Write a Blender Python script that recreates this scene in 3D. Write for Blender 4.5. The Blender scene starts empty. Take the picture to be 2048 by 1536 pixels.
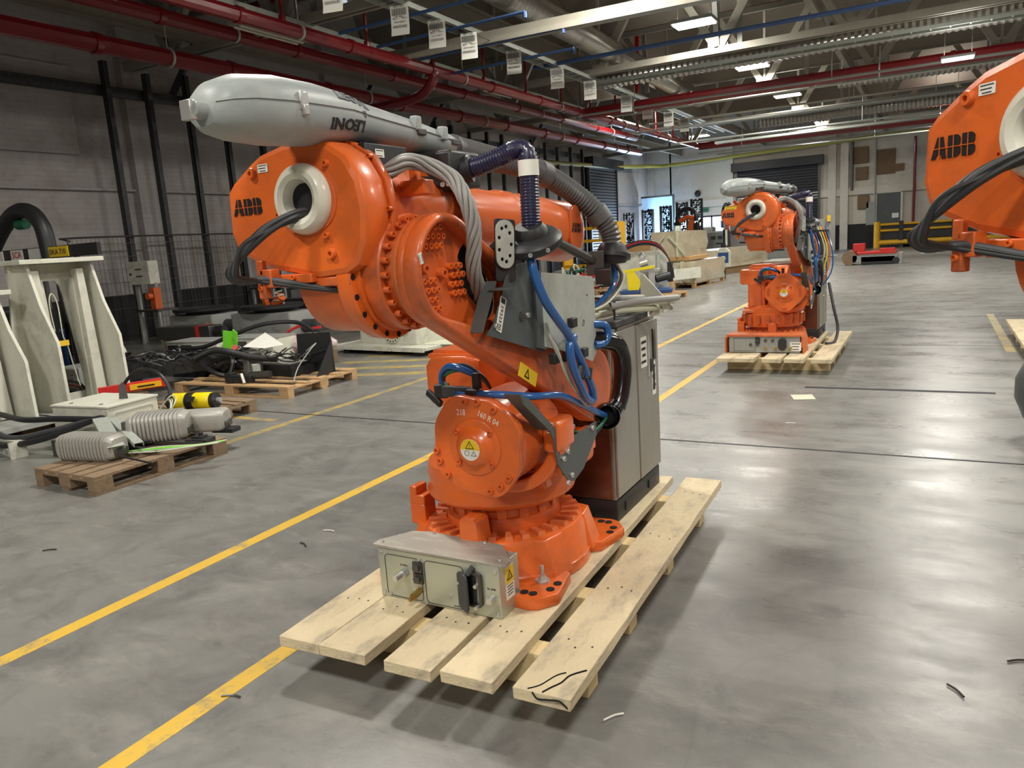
import bpy, math, random
from mathutils import Matrix, Vector
random.seed(7)
C=bpy.context.scene.collection
D=bpy.data
PI=math.pi
# ---------------- camera, world, light, exposure ----------------
sc=bpy.context.scene
cam=D.objects.new('camera',D.cameras.new('camera')); C.objects.link(cam)
_right=Vector((0.8755348,0.4787920,-0.0647848)); _up=Vector((-0.0325932,0.1923110,0.9807926)); _back=Vector((0.4820545,-0.8566065,0.1839804))
cam.matrix_world=Matrix(((_right.x,_up.x,_back.x,0),(_right.y,_up.y,_back.y,0),(_right.z,_up.z,_back.z,1.65),(0,0,0,1)))
cam.data.sensor_width=36; cam.data.lens=1510/2048*36; cam.data.clip_start=.05; cam.data.clip_end=300
sc.camera=cam
w=D.worlds.new('world'); sc.world=w; w.use_nodes=True
w.node_tree.nodes['Background'].inputs[0].default_value=(.75,.85,1,1)
w.node_tree.nodes['Background'].inputs[1].default_value=.6
sc.view_settings.view_transform='Standard'; sc.view_settings.look='None'
sc.view_settings.exposure=0.18; sc.view_settings.gamma=1; sc.view_settings.use_curve_mapping=False
LAMP_POWER=270
def area(name,loc,sx,sy,power,col=(1,.96,.88),rot=(0,0,0)):
    l=D.lights.new(name,'AREA'); l.shape='RECTANGLE'; l.size=sx; l.size_y=sy; l.energy=power; l.color=col
    o=D.objects.new(name,l); C.objects.link(o); o.location=loc; o.rotation_euler=rot; return o
LAMPS=[(-5.2,19.3),(-5.1,25.6),(-5.1,32.2),(-5.3,40.8),(.37,21.75,5.2),(.3,37.9),(6,20),(6,28),(-5.2,12.6),(.4,15),(6.5,11),
       (-5.2,5.6),(.9,7.2),(6.5,2),(-4.2,-1.5),(1.8,-1.8),(-3.5,-8),(3,-9),(-11,41.5),(-10.5,30)]
LAMPS=[(l+(6.5,))[:3] for l in LAMPS]
for x,y,z in LAMPS:
    area('lamp_light',(x,y,z-.08),.9,.55,LAMP_POWER); area('roof_fill_light',(x,y,z+.14),.8,.4,LAMP_POWER*.15,rot=(PI,0,0))  # second light is an upward fill added above each lamp to brighten the roof
area('daylight_door',(-12.9,48.2,1.25),2.8,2.0,420,(.72,.86,1),(math.radians(-90),0,0))
area('daylight_corner',(-15.7,44.9,2.0),2.6,1.8,230,(.5,.72,1),(0,math.radians(-90),0))
# ---------------- helpers ----------------
def T(x,y,z): return Matrix.Translation((x,y,z))
def RZ(a): return Matrix.Rotation(a,4,'Z')
def RX(a): return Matrix.Rotation(a,4,'X')
def RY(a): return Matrix.Rotation(a,4,'Y')
def frame(o,x,y):
    x=Vector(x).normalized(); y=Vector(y); z=x.cross(y).normalized(); y=z.cross(x)
    return Matrix(((x.x,y.x,z.x,o[0]),(x.y,y.y,z.y,o[1]),(x.z,y.z,z.z,o[2]),(0,0,0,1)))
def YZ(x): return frame((x,0,0),(0,1,0),(0,0,1))     # 2D (y,z), thickness along +X
def XZ(y): return frame((0,y,0),(1,0,0),(0,0,1))     # 2D (x,z), thickness along -Y
def s2l(c): return tuple((v/12.92 if v<=.04045 else ((v+.055)/1.055)**2.4) for v in [k/255 for k in c])
MATS={}
def mat(name,rgb,rough=.5,metal=0,var=.12,scale=6,bump=.0,dirt=None,dirt_amt=.5,dirt_scale=3,emit=0,coat=0,spec=.5,bscale=40,stretch=None):
    m=D.materials.new(name); m.use_nodes=True; nt=m.node_tree; N=nt.nodes; L=nt.links; b=N['Principled BSDF']
    c=s2l(rgb); b.inputs['Roughness'].default_value=rough; b.inputs['Metallic'].default_value=metal
    b.inputs['Specular IOR Level'].default_value=spec
    b.inputs['Coat Weight'].default_value=coat; b.inputs['Coat Roughness'].default_value=.15
    tc=N.new('ShaderNodeTexCoord'); src=tc.outputs['Object']
    if stretch:
        mp=N.new('ShaderNodeMapping'); mp.inputs['Scale'].default_value=stretch; L.new(src,mp.inputs[0]); src=mp.outputs[0]
    if emit:
        b.inputs['Emission Color'].default_value=(*c,1); b.inputs['Emission Strength'].default_value=emit
    n=N.new('ShaderNodeTexNoise'); n.inputs['Scale'].default_value=scale; n.inputs['Detail'].default_value=5; n.inputs['Roughness'].default_value=.65
    L.new(src,n.inputs['Vector'])
    mx=N.new('ShaderNodeMix'); mx.data_type='RGBA'
    mx.inputs[6].default_value=(*[v*(1-var) for v in c],1); mx.inputs[7].default_value=(*[min(1,v*(1+var)) for v in c],1)
    L.new(n.outputs[0],mx.inputs[0]); out=mx.outputs[2]
    if dirt:
        n2=N.new('ShaderNodeTexNoise'); n2.inputs['Scale'].default_value=dirt_scale; n2.inputs['Detail'].default_value=8; n2.inputs['Roughness'].default_value=.7
        L.new(src,n2.inputs['Vector'])
        rp=N.new('ShaderNodeMapRange'); rp.inputs[1].default_value=.5; rp.inputs[2].default_value=.72; rp.inputs[4].default_value=dirt_amt
        L.new(n2.outputs[0],rp.inputs[0])
        m2=N.new('ShaderNodeMix'); m2.data_type='RGBA'; m2.inputs[7].default_value=(*s2l(dirt),1)
        L.new(rp.outputs[0],m2.inputs[0]); L.new(out,m2.inputs[6]); out=m2.outputs[2]
        ra=N.new('ShaderNodeMapRange'); ra.inputs[3].default_value=rough; ra.inputs[4].default_value=min(1,rough+.3)
        L.new(rp.outputs[0],ra.inputs[0]); L.new(ra.outputs[0],b.inputs['Roughness'])
    L.new(out,b.inputs['Base Color'])
    if bump:
        nb=N.new('ShaderNodeTexNoise'); nb.inputs['Scale'].default_value=bscale; nb.inputs['Detail'].default_value=4; L.new(src,nb.inputs['Vector'])
        bp=N.new('ShaderNodeBump'); bp.inputs['Strength'].default_value=bump; bp.inputs['Distance'].default_value=.01
        L.new(nb.outputs[0],bp.inputs['Height']); L.new(bp.outputs[0],b.inputs['Normal'])
    MATS[name]=m; return m
class MB:
    def __init__(s): s.v=[]; s.f=[]; s.X=[Matrix.Identity(4)]
    def add(s,vs,fs,M=None):
        X=s.X[-1] if M is None else s.X[-1]@M
        o=len(s.v); s.v+= [X@Vector(p) for p in vs]; s.f+=[tuple(i+o for i in f) for f in fs]; return s
    def box(s,c,d,M=None,rz=0,rx=0,ry=0):
        a,b,h=d[0]/2,d[1]/2,d[2]/2
        X=T(*c)@RZ(rz)@RY(ry)@RX(rx)
        if M is not None: X=M@X
        return s.add([(-a,-b,-h),(a,-b,-h),(a,b,-h),(-a,b,-h),(-a,-b,h),(a,-b,h),(a,b,h),(-a,b,h)],
            [(0,3,2,1),(4,5,6,7),(0,1,5,4),(1,2,6,5),(2,3,7,6),(3,0,4,7)],X)
    def beam(s,p,q,w,h,up=(0,0,1)):
        p=Vector(p);q=Vector(q);d=q-p
        if abs(d.normalized().dot(Vector(up)))>.98: up=(0,1,0)
        F=frame(p,d,Vector(up).cross(d)); l=d.length
        return s.add([(0,-w/2,-h/2),(0,w/2,-h/2),(0,w/2,h/2),(0,-w/2,h/2),(l,-w/2,-h/2),(l,w/2,-h/2),(l,w/2,h/2),(l,-w/2,h/2)],
            [(0,1,2,3),(4,7,6,5),(0,4,5,1),(1,5,6,2),(2,6,7,3),(3,7,4,0)][::1],F)
    def lathe(s,prof,M=None,n=32,a0=0,a1=2*PI,cap=True):
        "profile [(r,z)] about local Z"
        full=abs(a1-a0-2*PI)<1e-6; k=n if full else n+1
        vs=[];fs=[]
        for r,z in prof:
            for i in range(k):
                a=a0+(a1-a0)*i/n; vs.append((r*math.cos(a),r*math.sin(a),z))
        for j in range(len(prof)-1):
            for i in range(n):
                i2=(i+1)%k
                fs.append((j*k+i,j*k+i2,(j+1)*k+i2,(j+1)*k+i))
        if cap and full:
            if prof[0][0]>1e-5: fs.append(tuple(range(k-1,-1,-1)))
            if prof[-1][0]>1e-5: fs.append(tuple((len(prof)-1)*k+i for i in range(k)))
        return s.add(vs,fs,M)
    def cyl(s,p,q,r,r2=None,n=16):
        p=Vector(p);q=Vector(q);d=q-p; a=Vector((0,0,1)) if abs(d.normalized().z)<.9 else Vector((1,0,0))
        x=a.cross(d); F=frame(p,x,d.cross(x)); 
        return s.lathe([(r,0),(r if r2 is None else r2,d.length)],F,n)
    def tube(s,pts,r,n=8,sub=6,corr=0,pitch=.012,closed=False,rs=None):
        P=[Vector(p) for p in pts]; m=len(P); Q=[];W=[]
        for i in range(m-1):
            a=P[max(i-1,0)];b=P[i];c=P[i+1];d=P[min(i+2,m-1)]
            for k in range(sub):
                t=k/sub; Q.append(.5*((2*b)+(c-a)*t+(2*a-5*b+4*c-d)*t*t+(3*b-a-3*c+d)*t**3)); W.append(i+t)
        Q.append(P[-1]); W.append(m-1.0)
        if corr:
            R=[];acc=0;last=Q[0];seg=[0]
            for i in range(1,len(Q)): acc+=(Q[i]-Q[i-1]).length; seg.append(acc)
            cnt=max(4,int(acc/(pitch/2)));Z=[];j=0
            for k in range(cnt+1):
                d=acc*k/cnt
                while j<len(seg)-2 and seg[j+1]<d: j+=1
                t=(d-seg[j])/max(1e-9,seg[j+1]-seg[j]); Z.append(Q[j].lerp(Q[j+1],min(1,t)))
            Q=Z; rad=[r if i%2 else r-corr for i in range(len(Q))]
        elif rs:
            rad=[]
            for u in W:
                i=min(int(u),m-2); rad.append(rs[i]+(rs[i+1]-rs[i])*(u-i))
        else: rad=[r]*len(Q)
        vs=[];fs=[]; t0=(Q[1]-Q[0]).normalized(); nrm=t0.orthogonal().normalized()
        for i,q in enumerate(Q):
            t=(Q[min(i+1,len(Q)-1)]-Q[max(i-1,0)]); t=t.normalized() if t.length>1e-9 else t0
            nrm=(nrm-t*nrm.dot(t)); nrm=nrm.normalized() if nrm.length>1e-6 else t.orthogonal().normalized()
            b=t.cross(nrm); t0=t
            for k in range(n):
                a=2*PI*k/n; vs.append(q+rad[i]*(math.cos(a)*nrm+math.sin(a)*b))
        for i in range(len(Q)-1):
            for k in range(n): fs.append((i*n+k,i*n+(k+1)%n,(i+1)*n+(k+1)%n,(i+1)*n+k))
        fs.append(tuple(range(n-1,-1,-1))); fs.append(tuple((len(Q)-1)*n+k for k in range(n)))
        s.path=Q
        return s.add(vs,fs)
    def loft(s,secs,n=24,pw=2.6,axis='Y'):
        "sections (y,cx,cz,hw,hh) superellipse"
        vs=[];fs=[]
        for (y,cx,cz,hw,hh) in secs:
            for k in range(n):
                a=2*PI*k/n; ca,sa=math.cos(a),math.sin(a)
                vs.append((cx+hw*math.copysign(abs(ca)**(2/pw),ca),y,cz+hh*math.copysign(abs(sa)**(2/pw),sa)))
        for j in range(len(secs)-1):
            for k in range(n): fs.append((j*n+k,(j+1)*n+k,(j+1)*n+(k+1)%n,j*n+(k+1)%n))
        fs.append(tuple(range(n))); fs.append(tuple((len(secs)-1)*n+k for k in range(n-1,-1,-1)))
        return s.add(vs,fs)
    def plate(s,outs,M,t,bev=0):
        "outline(s) in 2D with holes, thickness t towards local +Z from the plane of M"
        cu=D.curves.new('tmp','CURVE'); cu.dimensions='2D'; cu.fill_mode='BOTH'; cu.extrude=max(1e-4,t/2-bev); cu.bevel_depth=bev; cu.bevel_resolution=1; cu.offset=-bev
        if outs and isinstance(outs[0][0],(int,float)): outs=[outs]
        for o in outs:
            sp=cu.splines.new('POLY'); sp.points.add(len(o)-1)
            for i,p in enumerate(o): sp.points[i].co=(p[0],p[1],0,1)
            sp.use_cyclic_u=True
        ob=D.objects.new('tmp',cu); me=D.meshes.new_from_object(ob)
        vs=[v.co+Vector((0,0,t/2)) for v in me.vertices]; fs=[tuple(p.vertices) for p in me.polygons]
        D.objects.remove(ob); D.curves.remove(cu); D.meshes.remove(me)
        return s.add(vs,fs,M)
    def text(s,txt,size,M,depth=.001,bold=0,sx=1,align='CENTER',spacing=1):
        cu=D.curves.new('tmp','FONT'); cu.body=txt; cu.size=size; cu.extrude=depth/2; cu.offset=bold*size; cu.align_x=align; cu.align_y='CENTER'; cu.space_character=spacing; cu.resolution_u=2
        ob=D.objects.new('tmp',cu); me=D.meshes.new_from_object(ob)
        vs=[Vector((v.co.x*sx,v.co.y,v.co.z)) for v in me.vertices]; fs=[tuple(p.vertices) for p in me.polygons]
        D.objects.remove(ob); D.curves.remove(cu); D.meshes.remove(me)
        return s.add(vs,fs,M)
    def mesh(s,name,m,ang=35):
        me=D.meshes.new(name); me.from_pydata([tuple(v) for v in s.v],[],s.f)
        if isinstance(m,str): m=MATS[m]
        me.materials.append(m); 
        me.polygons.foreach_set('use_smooth',[True]*len(me.polygons))
        me.set_sharp_from_angle(angle=math.radians(ang))
        return me
def root_M(p):
    M=Matrix.Identity(4)
    while p is not None:
        M=p.matrix_basis@M; p=p.parent
    return M
def obj(name,me,parent=None,M=None):
    o=D.objects.new(name,me); C.objects.link(o)
    if parent is not None: o.parent=parent
    if M is not None: o.matrix_basis=M
    return o
def part(name,mb,m,parent=None,world=False,bev=0,label=None,stuff=False,ang=35):
    if world and parent is not None:
        I=root_M(parent).inverted(); mb.v=[I@Vector(v) for v in mb.v]
    o=obj(name,mb.mesh(name,m,ang),parent)
    if bev:
        b=o.modifiers.new('bevel','BEVEL'); b.width=bev; b.segments=2; b.limit_method='ANGLE'; b.angle_limit=math.radians(50)
    if label: o['label']=label
    if stuff: o['kind']='stuff'
    return o
def tag(o,label,cat,group=None):
    o['label']=label; o['category']=cat
    if group: o['group']=group
    return o
def thing(name,label,cat,loc=(0,0,0),rz=0,group=None,M=None):
    o=obj(name,None); 
    if M is not None: o.matrix_basis=M
    else: o.location=loc; o.rotation_euler=(0,0,rz)
    bpy.context.view_layer.update()
    return tag(o,label,cat,group)
def struct(name,mb,m,parent=None,bev=0,ang=35):
    o=part(name,mb,m,parent,bev=bev,ang=ang)
    if parent is None: o['kind']='structure'
    return o
def solo(name,mb,m,label,cat,group=None,bev=0,loc=None,ang=35,stuff=False):
    "a thing that is one mesh, verts given in world space, origin moved to its base"
    if loc is None:
        xs=[v[0] for v in mb.v]; ys=[v[1] for v in mb.v]; zs=[v[2] for v in mb.v]
        loc=((min(xs)+max(xs))/2,(min(ys)+max(ys))/2,min(zs))
    mb.v=[Vector(v)-Vector(loc) for v in mb.v]
    o=part(name,mb,m,None,bev=bev,ang=ang,stuff=stuff); o.location=loc
    return tag(o,label,cat,group)
def copy_tree(o,M=None,label=None,group=None,parent=None):
    c=o.copy(); C.objects.link(c)
    if parent is not None: c.parent=parent; c.matrix_parent_inverse=o.matrix_parent_inverse.copy()
    if M is not None: c.matrix_basis=M
    if label: c['label']=label
    if group: c['group']=group
    for ch in list(o.children): copy_tree(ch,parent=c)
    return c
def circ(cx,cy,r,n=24,a0=0,a1=2*PI,end=False):
    k=n+1 if end else n
    return [(cx+r*math.cos(a0+(a1-a0)*i/n),cy+r*math.sin(a0+(a1-a0)*i/n)) for i in range(k)]
def hull2(c1,r1,c2,r2,n=16):
    "outline of two circles joined by tangents"
    dx,dy=c2[0]-c1[0],c2[1]-c1[1]; d=math.hypot(dx,dy); th=math.atan2(dy,dx); al=math.acos((r1-r2)/d)
    return circ(*c2,r2,n,th-al,th+al,True)+circ(*c1,r1,n,th+al,th+2*PI-al,True)
def rrect(w,h,r,cx=0,cy=0,n=4):
    o=[]
    for (sx,sy,a) in ((1,1,0),(-1,1,PI/2),(-1,-1,PI),(1,-1,1.5*PI)):
        o+=circ(cx+sx*(w/2-r),cy+sy*(h/2-r),r,n,a,a+PI/2,True)
    return o
ORDS=['first','second','third','fourth','fifth','sixth','seventh','eighth','ninth','tenth','eleventh','twelfth','thirteenth','fourteenth','fifteenth','sixteenth','seventeenth','eighteenth','nineteenth','twentieth','twenty first','twenty second','twenty third','twenty fourth','twenty fifth']
# ---------------- materials ----------------
OR=mat('orange_paint',(218,101,36),.34,coat=.35,var=.10,scale=5,dirt=(112,66,42),dirt_amt=.42,dirt_scale=3.2,bump=.06,bscale=60)
ORD=mat('orange_dusty',(204,106,56),.5,coat=.1,var=.14,scale=8,dirt=(150,104,76),dirt_amt=.6,dirt_scale=7,bump=.08)
ORA=mat('orange_worn',(208,94,36),.40,coat=.25,var=.15,scale=6,dirt=(110,72,54),dirt_amt=.85,dirt_scale=4.2,bump=.08)
BLK=mat('black_plastic',(34,35,37),.45,var=.2)
BLG=mat('black_gloss',(16,16,18),.22,var=.2,coat=.3)
RUB=mat('rubber_grey',(62,63,66),.55,var=.15)
HOLE=mat('dark_hollow',(6,6,7),.9,var=0)
NYL=mat('nylon_white',(214,211,196),.3,var=.05,scale=4,dirt=(150,142,120),dirt_amt=.35,dirt_scale=9,coat=.2)
LEO=mat('grey_cast_plastic',(150,157,156),.42,var=.05,scale=5,dirt=(190,190,182),dirt_amt=.4,dirt_scale=6,bump=.05)
DGR=mat('dark_grey_paint',(74,80,80),.4,var=.08,dirt=(110,112,108),dirt_amt=.3)
GAL=mat('galvanised_steel',(178,184,176),.42,.35,var=.25,scale=26,dirt=(186,188,176),dirt_amt=.5,dirt_scale=8)
STL=mat('steel_bright',(196,196,194),.28,.7,var=.12,scale=20)
STD=mat('steel_dark',(96,94,92),.4,.8,var=.2)
ZNC=mat('zinc_plate',(186,190,176),.34,.6,var=.12,scale=3,dirt=(196,196,184),dirt_amt=.45,dirt_scale=9)
LID=mat('brushed_lid',(158,154,144),.5,.45,var=.12,scale=4,dirt=(198,194,182),dirt_amt=.6,dirt_scale=7,stretch=(1,3,1))
BLU=mat('blue_hose',(36,92,158),.25,var=.12,scale=12,coat=.4)
NAV=mat('navy_hose',(38,38,66),.3,var=.1,coat=.3)
CGR=mat('grey_hose',(92,92,92),.42,var=.12,scale=14)
CBR=mat('braid_grey',(146,144,140),.5,var=.12,scale=20)
WHT=mat('label_white',(226,226,218),.5,var=.04)
YEL=mat('label_yellow',(232,196,40),.45,var=.05)
INK=mat('ink_black',(18,18,20),.5,var=0)
INR=mat('ink_red',(190,28,36),.5,var=0)
INW=mat('ink_white',(232,230,222),.6,var=0)
PIN=mat('pine_wood',(206,190,156),.7,var=.2,scale=9,bump=.35,bscale=30,dirt=(132,124,112),dirt_amt=.8,dirt_scale=4.5,stretch=(2.2,1,3))
PIF=mat('pine_fresh',(216,194,146),.65,var=.14,scale=9,bump=.2,stretch=(4,1,4))
OAK=mat('pallet_brown',(134,112,88),.8,var=.25,scale=8,bump=.4,dirt=(84,68,54),dirt_amt=.7,dirt_scale=5,stretch=(1,5,5))
OAL=mat('pallet_tan',(186,152,110),.8,var=.2,scale=8,bump=.3,dirt=(120,96,72),dirt_amt=.5,stretch=(1,5,5))
CAB=mat('cabinet_steel',(150,148,140),.42,.35,var=.06,dirt=(150,126,84),dirt_amt=.3,dirt_scale=2)
CBS=mat('cabinet_brown_glossy',(120,96,82),.18,.75,var=.05)
CRM=mat('cream_paint',(206,206,192),.45,var=.06,scale=4,dirt=(122,116,110),dirt_amt=.5,dirt_scale=3.5)
CRG=mat('cream_cable',(196,198,176),.5,var=.08)
PGR=mat('pale_grey_paint',(150,152,148),.5,var=.08,dirt=(110,108,104),dirt_amt=.4)
RED=mat('red_pipe_paint',(118,14,22),.32,var=.12,coat=.3,dirt=(60,10,14),dirt_amt=.4)
REB=mat('red_bright',(196,40,36),.4,var=.08)
YPT=mat('yellow_paint',(232,176,34),.4,var=.08,dirt=(170,130,40),dirt_amt=.4)
YFL=mat('yellow_flat',(236,214,20),.4,var=.05)
BLP=mat('blue_paint',(38,72,128),.45,var=.12)
GRN=mat('green_paint',(24,104,72),.5,var=.08)
GRF=mat('green_fluo',(120,220,50),.5,var=.06)
ALU=mat('cast_aluminium',(172,170,164),.45,.25,var=.14,scale=20,dirt=(110,100,88),dirt_amt=.5,dirt_scale=6)
CST=mat('ceiling_steel',(150,146,134),.55,.2,var=.2,scale=3)
CSB=mat('ceiling_steel_blue',(52,78,120),.5,.1,var=.15)
DUC=mat('duct_foil',(176,174,168),.28,.85,var=.15,scale=9)
ROO=mat('roof_sheet',(128,120,108),.6,.1,var=.15,scale=2)
POS=mat('steel_post',(58,58,60),.45,.4,var=.3,scale=9,dirt=(110,110,110),dirt_amt=.4,dirt_scale=14)
CAR=mat('cardboard',(176,140,92),.8,var=.08)
DIF=mat('lamp_diffuser',(255,250,238),.5,var=0,emit=14)
TUB=mat('unlit_tube',(200,196,178),.4,var=.03)
DAY=mat('daylight_glass',(205,228,255),.5,var=.03,emit=2.2)
DYD=mat('daylight_strip',(150,188,232),.5,var=.25,scale=3,emit=.6,stretch=(1,14,.6))
GLV=mat('yellow_pipe',(168,160,74),.45,var=.1)
BRK=mat('brown_board',(120,98,72),.8,var=.2)
# ---------------- floor, walls ----------------
def floor_mat():
    m=D.materials.new('concrete_floor'); m.use_nodes=True; nt=m.node_tree; N=nt.nodes; L=nt.links; b=N['Principled BSDF']
    tc=N.new('ShaderNodeTexCoord'); P=tc.outputs['Object']
    def noise(sc,det=6,ro=.6,vec=P,dist=0):
        n=N.new('ShaderNodeTexNoise'); n.inputs['Scale'].default_value=sc; n.inputs['Detail'].default_value=det; n.inputs['Roughness'].default_value=ro; n.inputs['Distortion'].default_value=dist; L.new(vec,n.inputs['Vector']); return n.outputs[0]
    def mr(v,a,b_,c,d):
        n=N.new('ShaderNodeMapRange'); n.inputs[1].default_value=a; n.inputs[2].default_value=b_; n.inputs[3].default_value=c; n.inputs[4].default_value=d; L.new(v,n.inputs[0]); return n.outputs[0]
    def mix(f,a,b_):
        n=N.new('ShaderNodeMix'); n.data_type='RGBA'
        for k,v in ((6,a),(7,b_)):
            if isinstance(v,tuple): n.inputs[k].default_value=(*v,1)
            else: L.new(v,n.inputs[k])
        L.new(f,n.inputs[0]); return n.outputs[2]
    base=mix(noise(.35,8,.62),s2l((104,104,101)),s2l((136,135,130)))
    base=mix(mr(noise(2.6,8,.7,dist=.6),.45,.7,0,.7),base,s2l((88,88,86)))
    mp=N.new('ShaderNodeMapping'); mp.inputs['Scale'].default_value=(.8,2.2,1); mp.inputs['Rotation'].default_value=(0,0,.12); L.new(P,mp.inputs[0])
    base=mix(mr(noise(2.2,9,.75,mp.outputs[0],.4),.52,.75,0,.5),base,s2l((160,157,150)))
    base=mix(mr(noise(28,3,.6),.70,.78,0,.35),base,s2l((70,69,67)))
    # long scratches
    v=N.new('ShaderNodeTexVoronoi'); v.feature='DISTANCE_TO_EDGE'; v.inputs['Scale'].default_value=.55; 
    ad=N.new('ShaderNodeVectorMath'); ad.operation='ADD'; nn=N.new('ShaderNodeTexNoise'); nn.inputs['Scale'].default_value=.8; L.new(P,nn.inputs['Vector']); L.new(nn.outputs[1],ad.inputs[0]); L.new(P,ad.inputs[1]); L.new(ad.outputs[0],v.inputs['Vector'])
    base=mix(mr(v.outputs['Distance'],0,.005,.16,0),base,s2l((84,82,80)))
    L.new(base,b.inputs['Base Color'])
    L.new(mr(noise(1.3,9,.7,mp.outputs[0]),.35,.7,.22,.46),b.inputs['Roughness'])
    b.inputs['Specular IOR Level'].default_value=.55
    bp=N.new('ShaderNodeBump'); bp.inputs['Strength'].default_value=.25; bp.inputs['Distance'].default_value=.004
    L.new(noise(9,8,.75),bp.inputs['Height']); L.new(bp.outputs[0],b.inputs['Normal'])
    MATS['floor']=m; return m
floor_mat()
def worn(name,rgb,rgb2,sc_,lo,hi):
    m=mat(name,rgb,.5,var=.12,scale=5); nt=m.node_tree;N=nt.nodes;L=nt.links;b=N['Principled BSDF']
    old=b.inputs['Base Color'].links[0].from_socket
    n=N.new('ShaderNodeTexNoise'); n.inputs['Scale'].default_value=sc_; n.inputs['Detail'].default_value=10; n.inputs['Roughness'].default_value=.75
    tc=N.new('ShaderNodeTexCoord'); L.new(tc.outputs['Object'],n.inputs['Vector'])
    r=N.new('ShaderNodeMapRange'); r.inputs[1].default_value=lo; r.inputs[2].default_value=hi; L.new(n.outputs[0],r.inputs[0])
    x=N.new('ShaderNodeMix'); x.data_type='RGBA'; x.inputs[7].default_value=(*s2l(rgb2),1); L.new(old,x.inputs[6]); L.new(r.outputs[0],x.inputs[0]); L.new(x.outputs[2],b.inputs['Base Color'])
    return m
worn('line_yellow',(206,168,62),(128,122,104),5,.52,.68)
worn('line_faded',(176,152,78),(126,122,112),4,.42,.60)
def brick_mat(name,c1,c2,mortar,dirt,dscale=.5,damt=.6,axis='x'):
    m=mat(name,c1,.75,var=.08,dirt=dirt,dirt_amt=damt,dirt_scale=dscale); nt=m.node_tree;N=nt.nodes;L=nt.links;b=N['Principled BSDF']
    old=b.inputs['Base Color'].links[0].from_socket
    tc=N.new('ShaderNodeTexCoord'); mp=N.new('ShaderNodeMapping')
    mp.inputs['Rotation'].default_value=(PI/2,0,0) if axis=='x' else (PI/2,0,PI/2)
    sx=N.new('ShaderNodeSeparateXYZ'); cx=N.new('ShaderNodeCombineXYZ'); L.new(tc.outputs['Object'],sx.inputs[0])
    L.new(sx.outputs[0 if axis=='x' else 1],cx.inputs[0]); L.new(sx.outputs[2],cx.inputs[1])
    t=N.new('ShaderNodeTexBrick'); t.inputs['Scale'].default_value=1; t.inputs['Brick Width'].default_value=.44; t.inputs['Row Height'].default_value=.11; t.inputs['Mortar Size'].default_value=.006
    t.inputs['Color1'].default_value=(1,1,1,1); t.inputs['Color2'].default_value=(.97,.97,.97,1); t.inputs['Mortar'].default_value=(.86,.86,.86,1)
    L.new(cx.outputs[0],t.inputs[0])
    x=N.new('ShaderNodeMix'); x.data_type='RGBA'; x.blend_type='MULTIPLY'; x.inputs[0].default_value=1; L.new(old,x.inputs[6]); L.new(t.outputs[0],x.inputs[7]); L.new(x.outputs[2],b.inputs['Base Color'])
    bp=N.new('ShaderNodeBump'); bp.inputs['Strength'].default_value=.3; bp.inputs['Distance'].default_value=.006; bp.invert=True; L.new(t.outputs[1],bp.inputs['Height']); L.new(bp.outputs[0],b.inputs['Normal'])
    return m
brick_mat('wall_white_left',(170,166,164),None,None,(120,108,98),.45,.7,'y')
brick_mat('wall_white_far',(208,202,188),None,None,(160,152,140),.4,.5,'x')
mat('wall_black',(26,27,30),.7,var=.2)
XL,YF=-16.2,48.5
struct('floor',MB().box((1,17,-.05),(36,66,.1)),'floor')
def strip(name,x0,x1,y0,y1,m,z=.0015,pts=None):
    b=MB(); p=pts or [(x0,y0),(x1,y0),(x1,y1),(x0,y1)]
    k=len(p); b.add([(q[0],q[1],.0002) for q in p]+[(q[0],q[1],z) for q in p],[tuple(range(k,2*k))]+[(i,(i+1)%k,k+(i+1)%k,k+i) for i in range(k)])
    return struct(name,b,m)
strip('trim_1',-3.545,-3.455,-6,30,'line_yellow')
strip('trim_2',-2.41,-2.32,-6,2.15,'line_yellow')
strip('trim_3',-2.41,-2.32,5.8,11.5,'line_yellow')
strip('trim_4',-2.41,-2.32,2.2,5.6,'line_yellow')
strip('trim_5',-7.0,-5.9,5.4,5.5,'line_faded')
strip('trim_6',-5.72,-5.62,4.5,9.0,'line_faded')
strip('trim_7',-16,9,5.745,5.77,'wall_black')
strip('trim_8',-16,9,11.0,11.015,'wall_black')
for i in range(6):   # hatched keep-clear bars on the floor
    y=7.4+i*.62
    strip('trim_%d'%(9+i),0,0,0,0,'line_faded',pts=[(-7.9,y),(-7.9,y+.22),(-5.9,y+.95),(-5.9,y+.72)])
strip('trim_15',.8,.9,10.5,14.5,'line_faded')
strip('trim_16',-1.1,.55,8.02,8.1,'wall_black')
# left wall with piers, ledge lines and black dado
struct('wall_left',MB().box((XL-.15,17,4.5),(.3,66,9)),'wall_white_left')
struct('baseboard_left',MB().box((XL+.02,17,.52),(.06,66,1.05)),'wall_black')
for i,y in enumerate((11.9,18.6,25.4,32.2,)):
    struct('trim_%d'%(20+i),MB().box((XL+.11,y,4.5),(.22,.62,9)),'wall_white_left')
struct('trim_30',MB().box((XL+.06,24,3.38),(.12,52,.05)),'wall_white_left')
b=MB()
for y0,y1,z0,z1 in ((2,10.4,4.1,5.9),(19.3,25,3.6,5.2),(26,31.8,3.6,5.2)): b.box((XL+.05,(y0+y1)/2,(z0+z1)/2),(.1,y1-y0,z1-z0))
struct('trim_31',b,'wall_white_left')
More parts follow.
